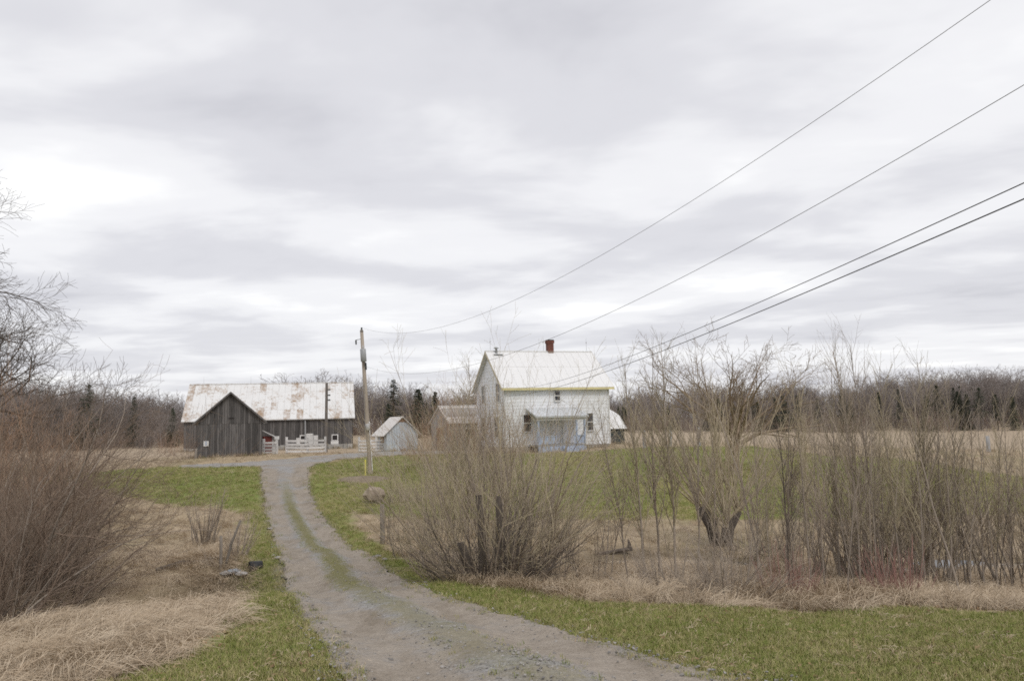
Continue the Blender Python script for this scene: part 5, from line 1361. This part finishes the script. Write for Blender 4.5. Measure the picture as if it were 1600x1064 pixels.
# taller rank grass along the thicket edge
E = frustum(30000, 10.5, 26); sde = green_sd(E); de = seg_dist(E, DRIVE); we = stream_d(E)
pe_ = .5 + .5 * np.sin(E[:, 0] * 2.3 + 1.5 * np.sin(E[:, 1] * 1.1)) * np.sin(E[:, 1] * 1.9 + 1.3 * np.sin(E[:, 0] * .8))
ke = (sde > .12) & (sde < 2.6) & (E[:, 0] > -3.2) & (de > .5) & (we > .8) & (rng.random(len(E)) < .5 * pe_ ** 1.5 * np.exp(-np.maximum(sde - .3, 0)))
scatter("rank_grass", [mat_tuft("rank_tuft", 20, .3, .65, .006, .15, M["dry_blade"], 50 + s, .30) for s in range(3)] + [tuft("rank_tuft", 14, .22, .5, .005, .12, 1.2, M["dry_blade"], 55 + s, 4) for s in range(2)], E[ke], .6, 1.05, "taller bleached dead grass along the thicket's edge", "grass", .15, 0, 0, 1.0, True)
# grass on the driveway's middle strip
C3 = frustum(90000, 6, 46, .5); d3 = seg_dist(C3, DRIVE); dl = seg_dist(C3, LEFT_E, False); dr = seg_dist(C3, RIGHT_E, False); u3_ = (dl - dr) / (dl + dr)
pr = np.where(C3[:, 1] > 15, .75, .22) * np.exp(-(u3_ / .20) ** 2) * (.5 + .5 * np.sin(C3[:, 0] * 3 + C3[:, 1] * 2.2) * np.sin(C3[:, 1] * 1.4) + .25)
k3 = (d3 < -.1) & (C3[:, 1] < 42) & (rng.random(len(C3)) < pr)
scatter("verge_grass", [tuft("strip_tuft", 9, .02, .055, .0045, .04, .8, M["lawn_blade"], 70 + s) for s in range(3)], C3[k3], .7, 1.2, "sparse grass growing along the driveway's middle", "grass", .2, .05, .3)
# loose stones on the driveway
C4 = frustum(60000, 4.6, 26, .62); d4 = seg_dist(C4, DRIVE); _l = seg_dist(C4, LEFT_E, False); _r = seg_dist(C4, RIGHT_E, False); _u = np.abs((_l - _r) / (_l + _r + 1e-6))
C4 = C4[(d4 < .12) & (rng.random(len(C4)) < np.where(np.abs(_u - .56) < .2, .12, .55) * np.where(d4 > -.05, .5, 1))]
st_p = []
for s in range(4):
    R = random.Random(300 + s); import bmesh
    bm = bmesh.new(); bmesh.ops.create_icosphere(bm, subdivisions=1, radius=1)
    for v in bm.verts: v.co = v.co * R.uniform(.7, 1.15); v.co.z *= .6
    me = bpy.data.meshes.new("pebble"); bm.to_mesh(me); bm.free(); me.materials.append(M["stone"]); st_p.append([("pebble", me)])
n4 = len(C4); s4 = .004 + .016 * rng.random(n4) ** 4
dl = seg_dist(C4, LEFT_E, False); dr = seg_dist(C4, RIGHT_E, False); u4 = (dl - dr) / (dl + dr + 1e-6)
z4 = gz(C4[:, 0], C4[:, 1]) + .038 + .05 * np.cos(u4 * math.pi * 1.8) * (np.abs(u4) < .95)
instancer("loose_gravel", st_p, np.c_[C4, z4], np.c_[rng.uniform(-.5, .5, n4), rng.uniform(-.5, .5, n4), rng.uniform(0, 6.28, n4)], np.c_[s4, s4, s4], rng.integers(0, 4, n4), "loose grey stones scattered over the driveway", "gravel")
# fallen leaves along the lawn's edges
C5 = frustum(60000, 5, 18); sd5 = green_sd(C5); d5 = seg_dist(C5, DRIVE)
k5 = (np.abs(sd5 - .1) < .55) & (d5 > .1) & (rng.random(len(C5)) < .35 * np.exp(-np.abs(sd5 - .1) / .3)) | ((sd5 < -.3) & (d5 > .1) & (rng.random(len(C5)) < .03)) | ((sd5 > .3) & (d5 > .2) & (rng.random(len(C5)) < .07))
lf = []
for s in range(3):
    R = random.Random(400 + s); V = [(0, -.5, 0), (.28, -.1, .1 * R.random()), (.2, .3, .12), (0, .55, .04), (-.22, .28, .15 * R.random()), (-.27, -.12, .08)]
    lf.append([("leaf", mk_mesh("leaf", V, [(0, 1, 2, 3), (0, 3, 4, 5)], M["leaf"]))])
P5 = C5[k5]; n5 = len(P5); s5 = rng.uniform(.03, .07, n5)
instancer("fallen_leaves", lf, np.c_[P5, gz(P5[:, 0], P5[:, 1]) + .03], np.c_[rng.uniform(-.5, .5, n5), rng.uniform(-.5, .5, n5), rng.uniform(0, 6.28, n5)], np.c_[s5, s5, s5], rng.integers(0, 3, n5), "brown fallen leaves lying along the lawn edges", "leaves")
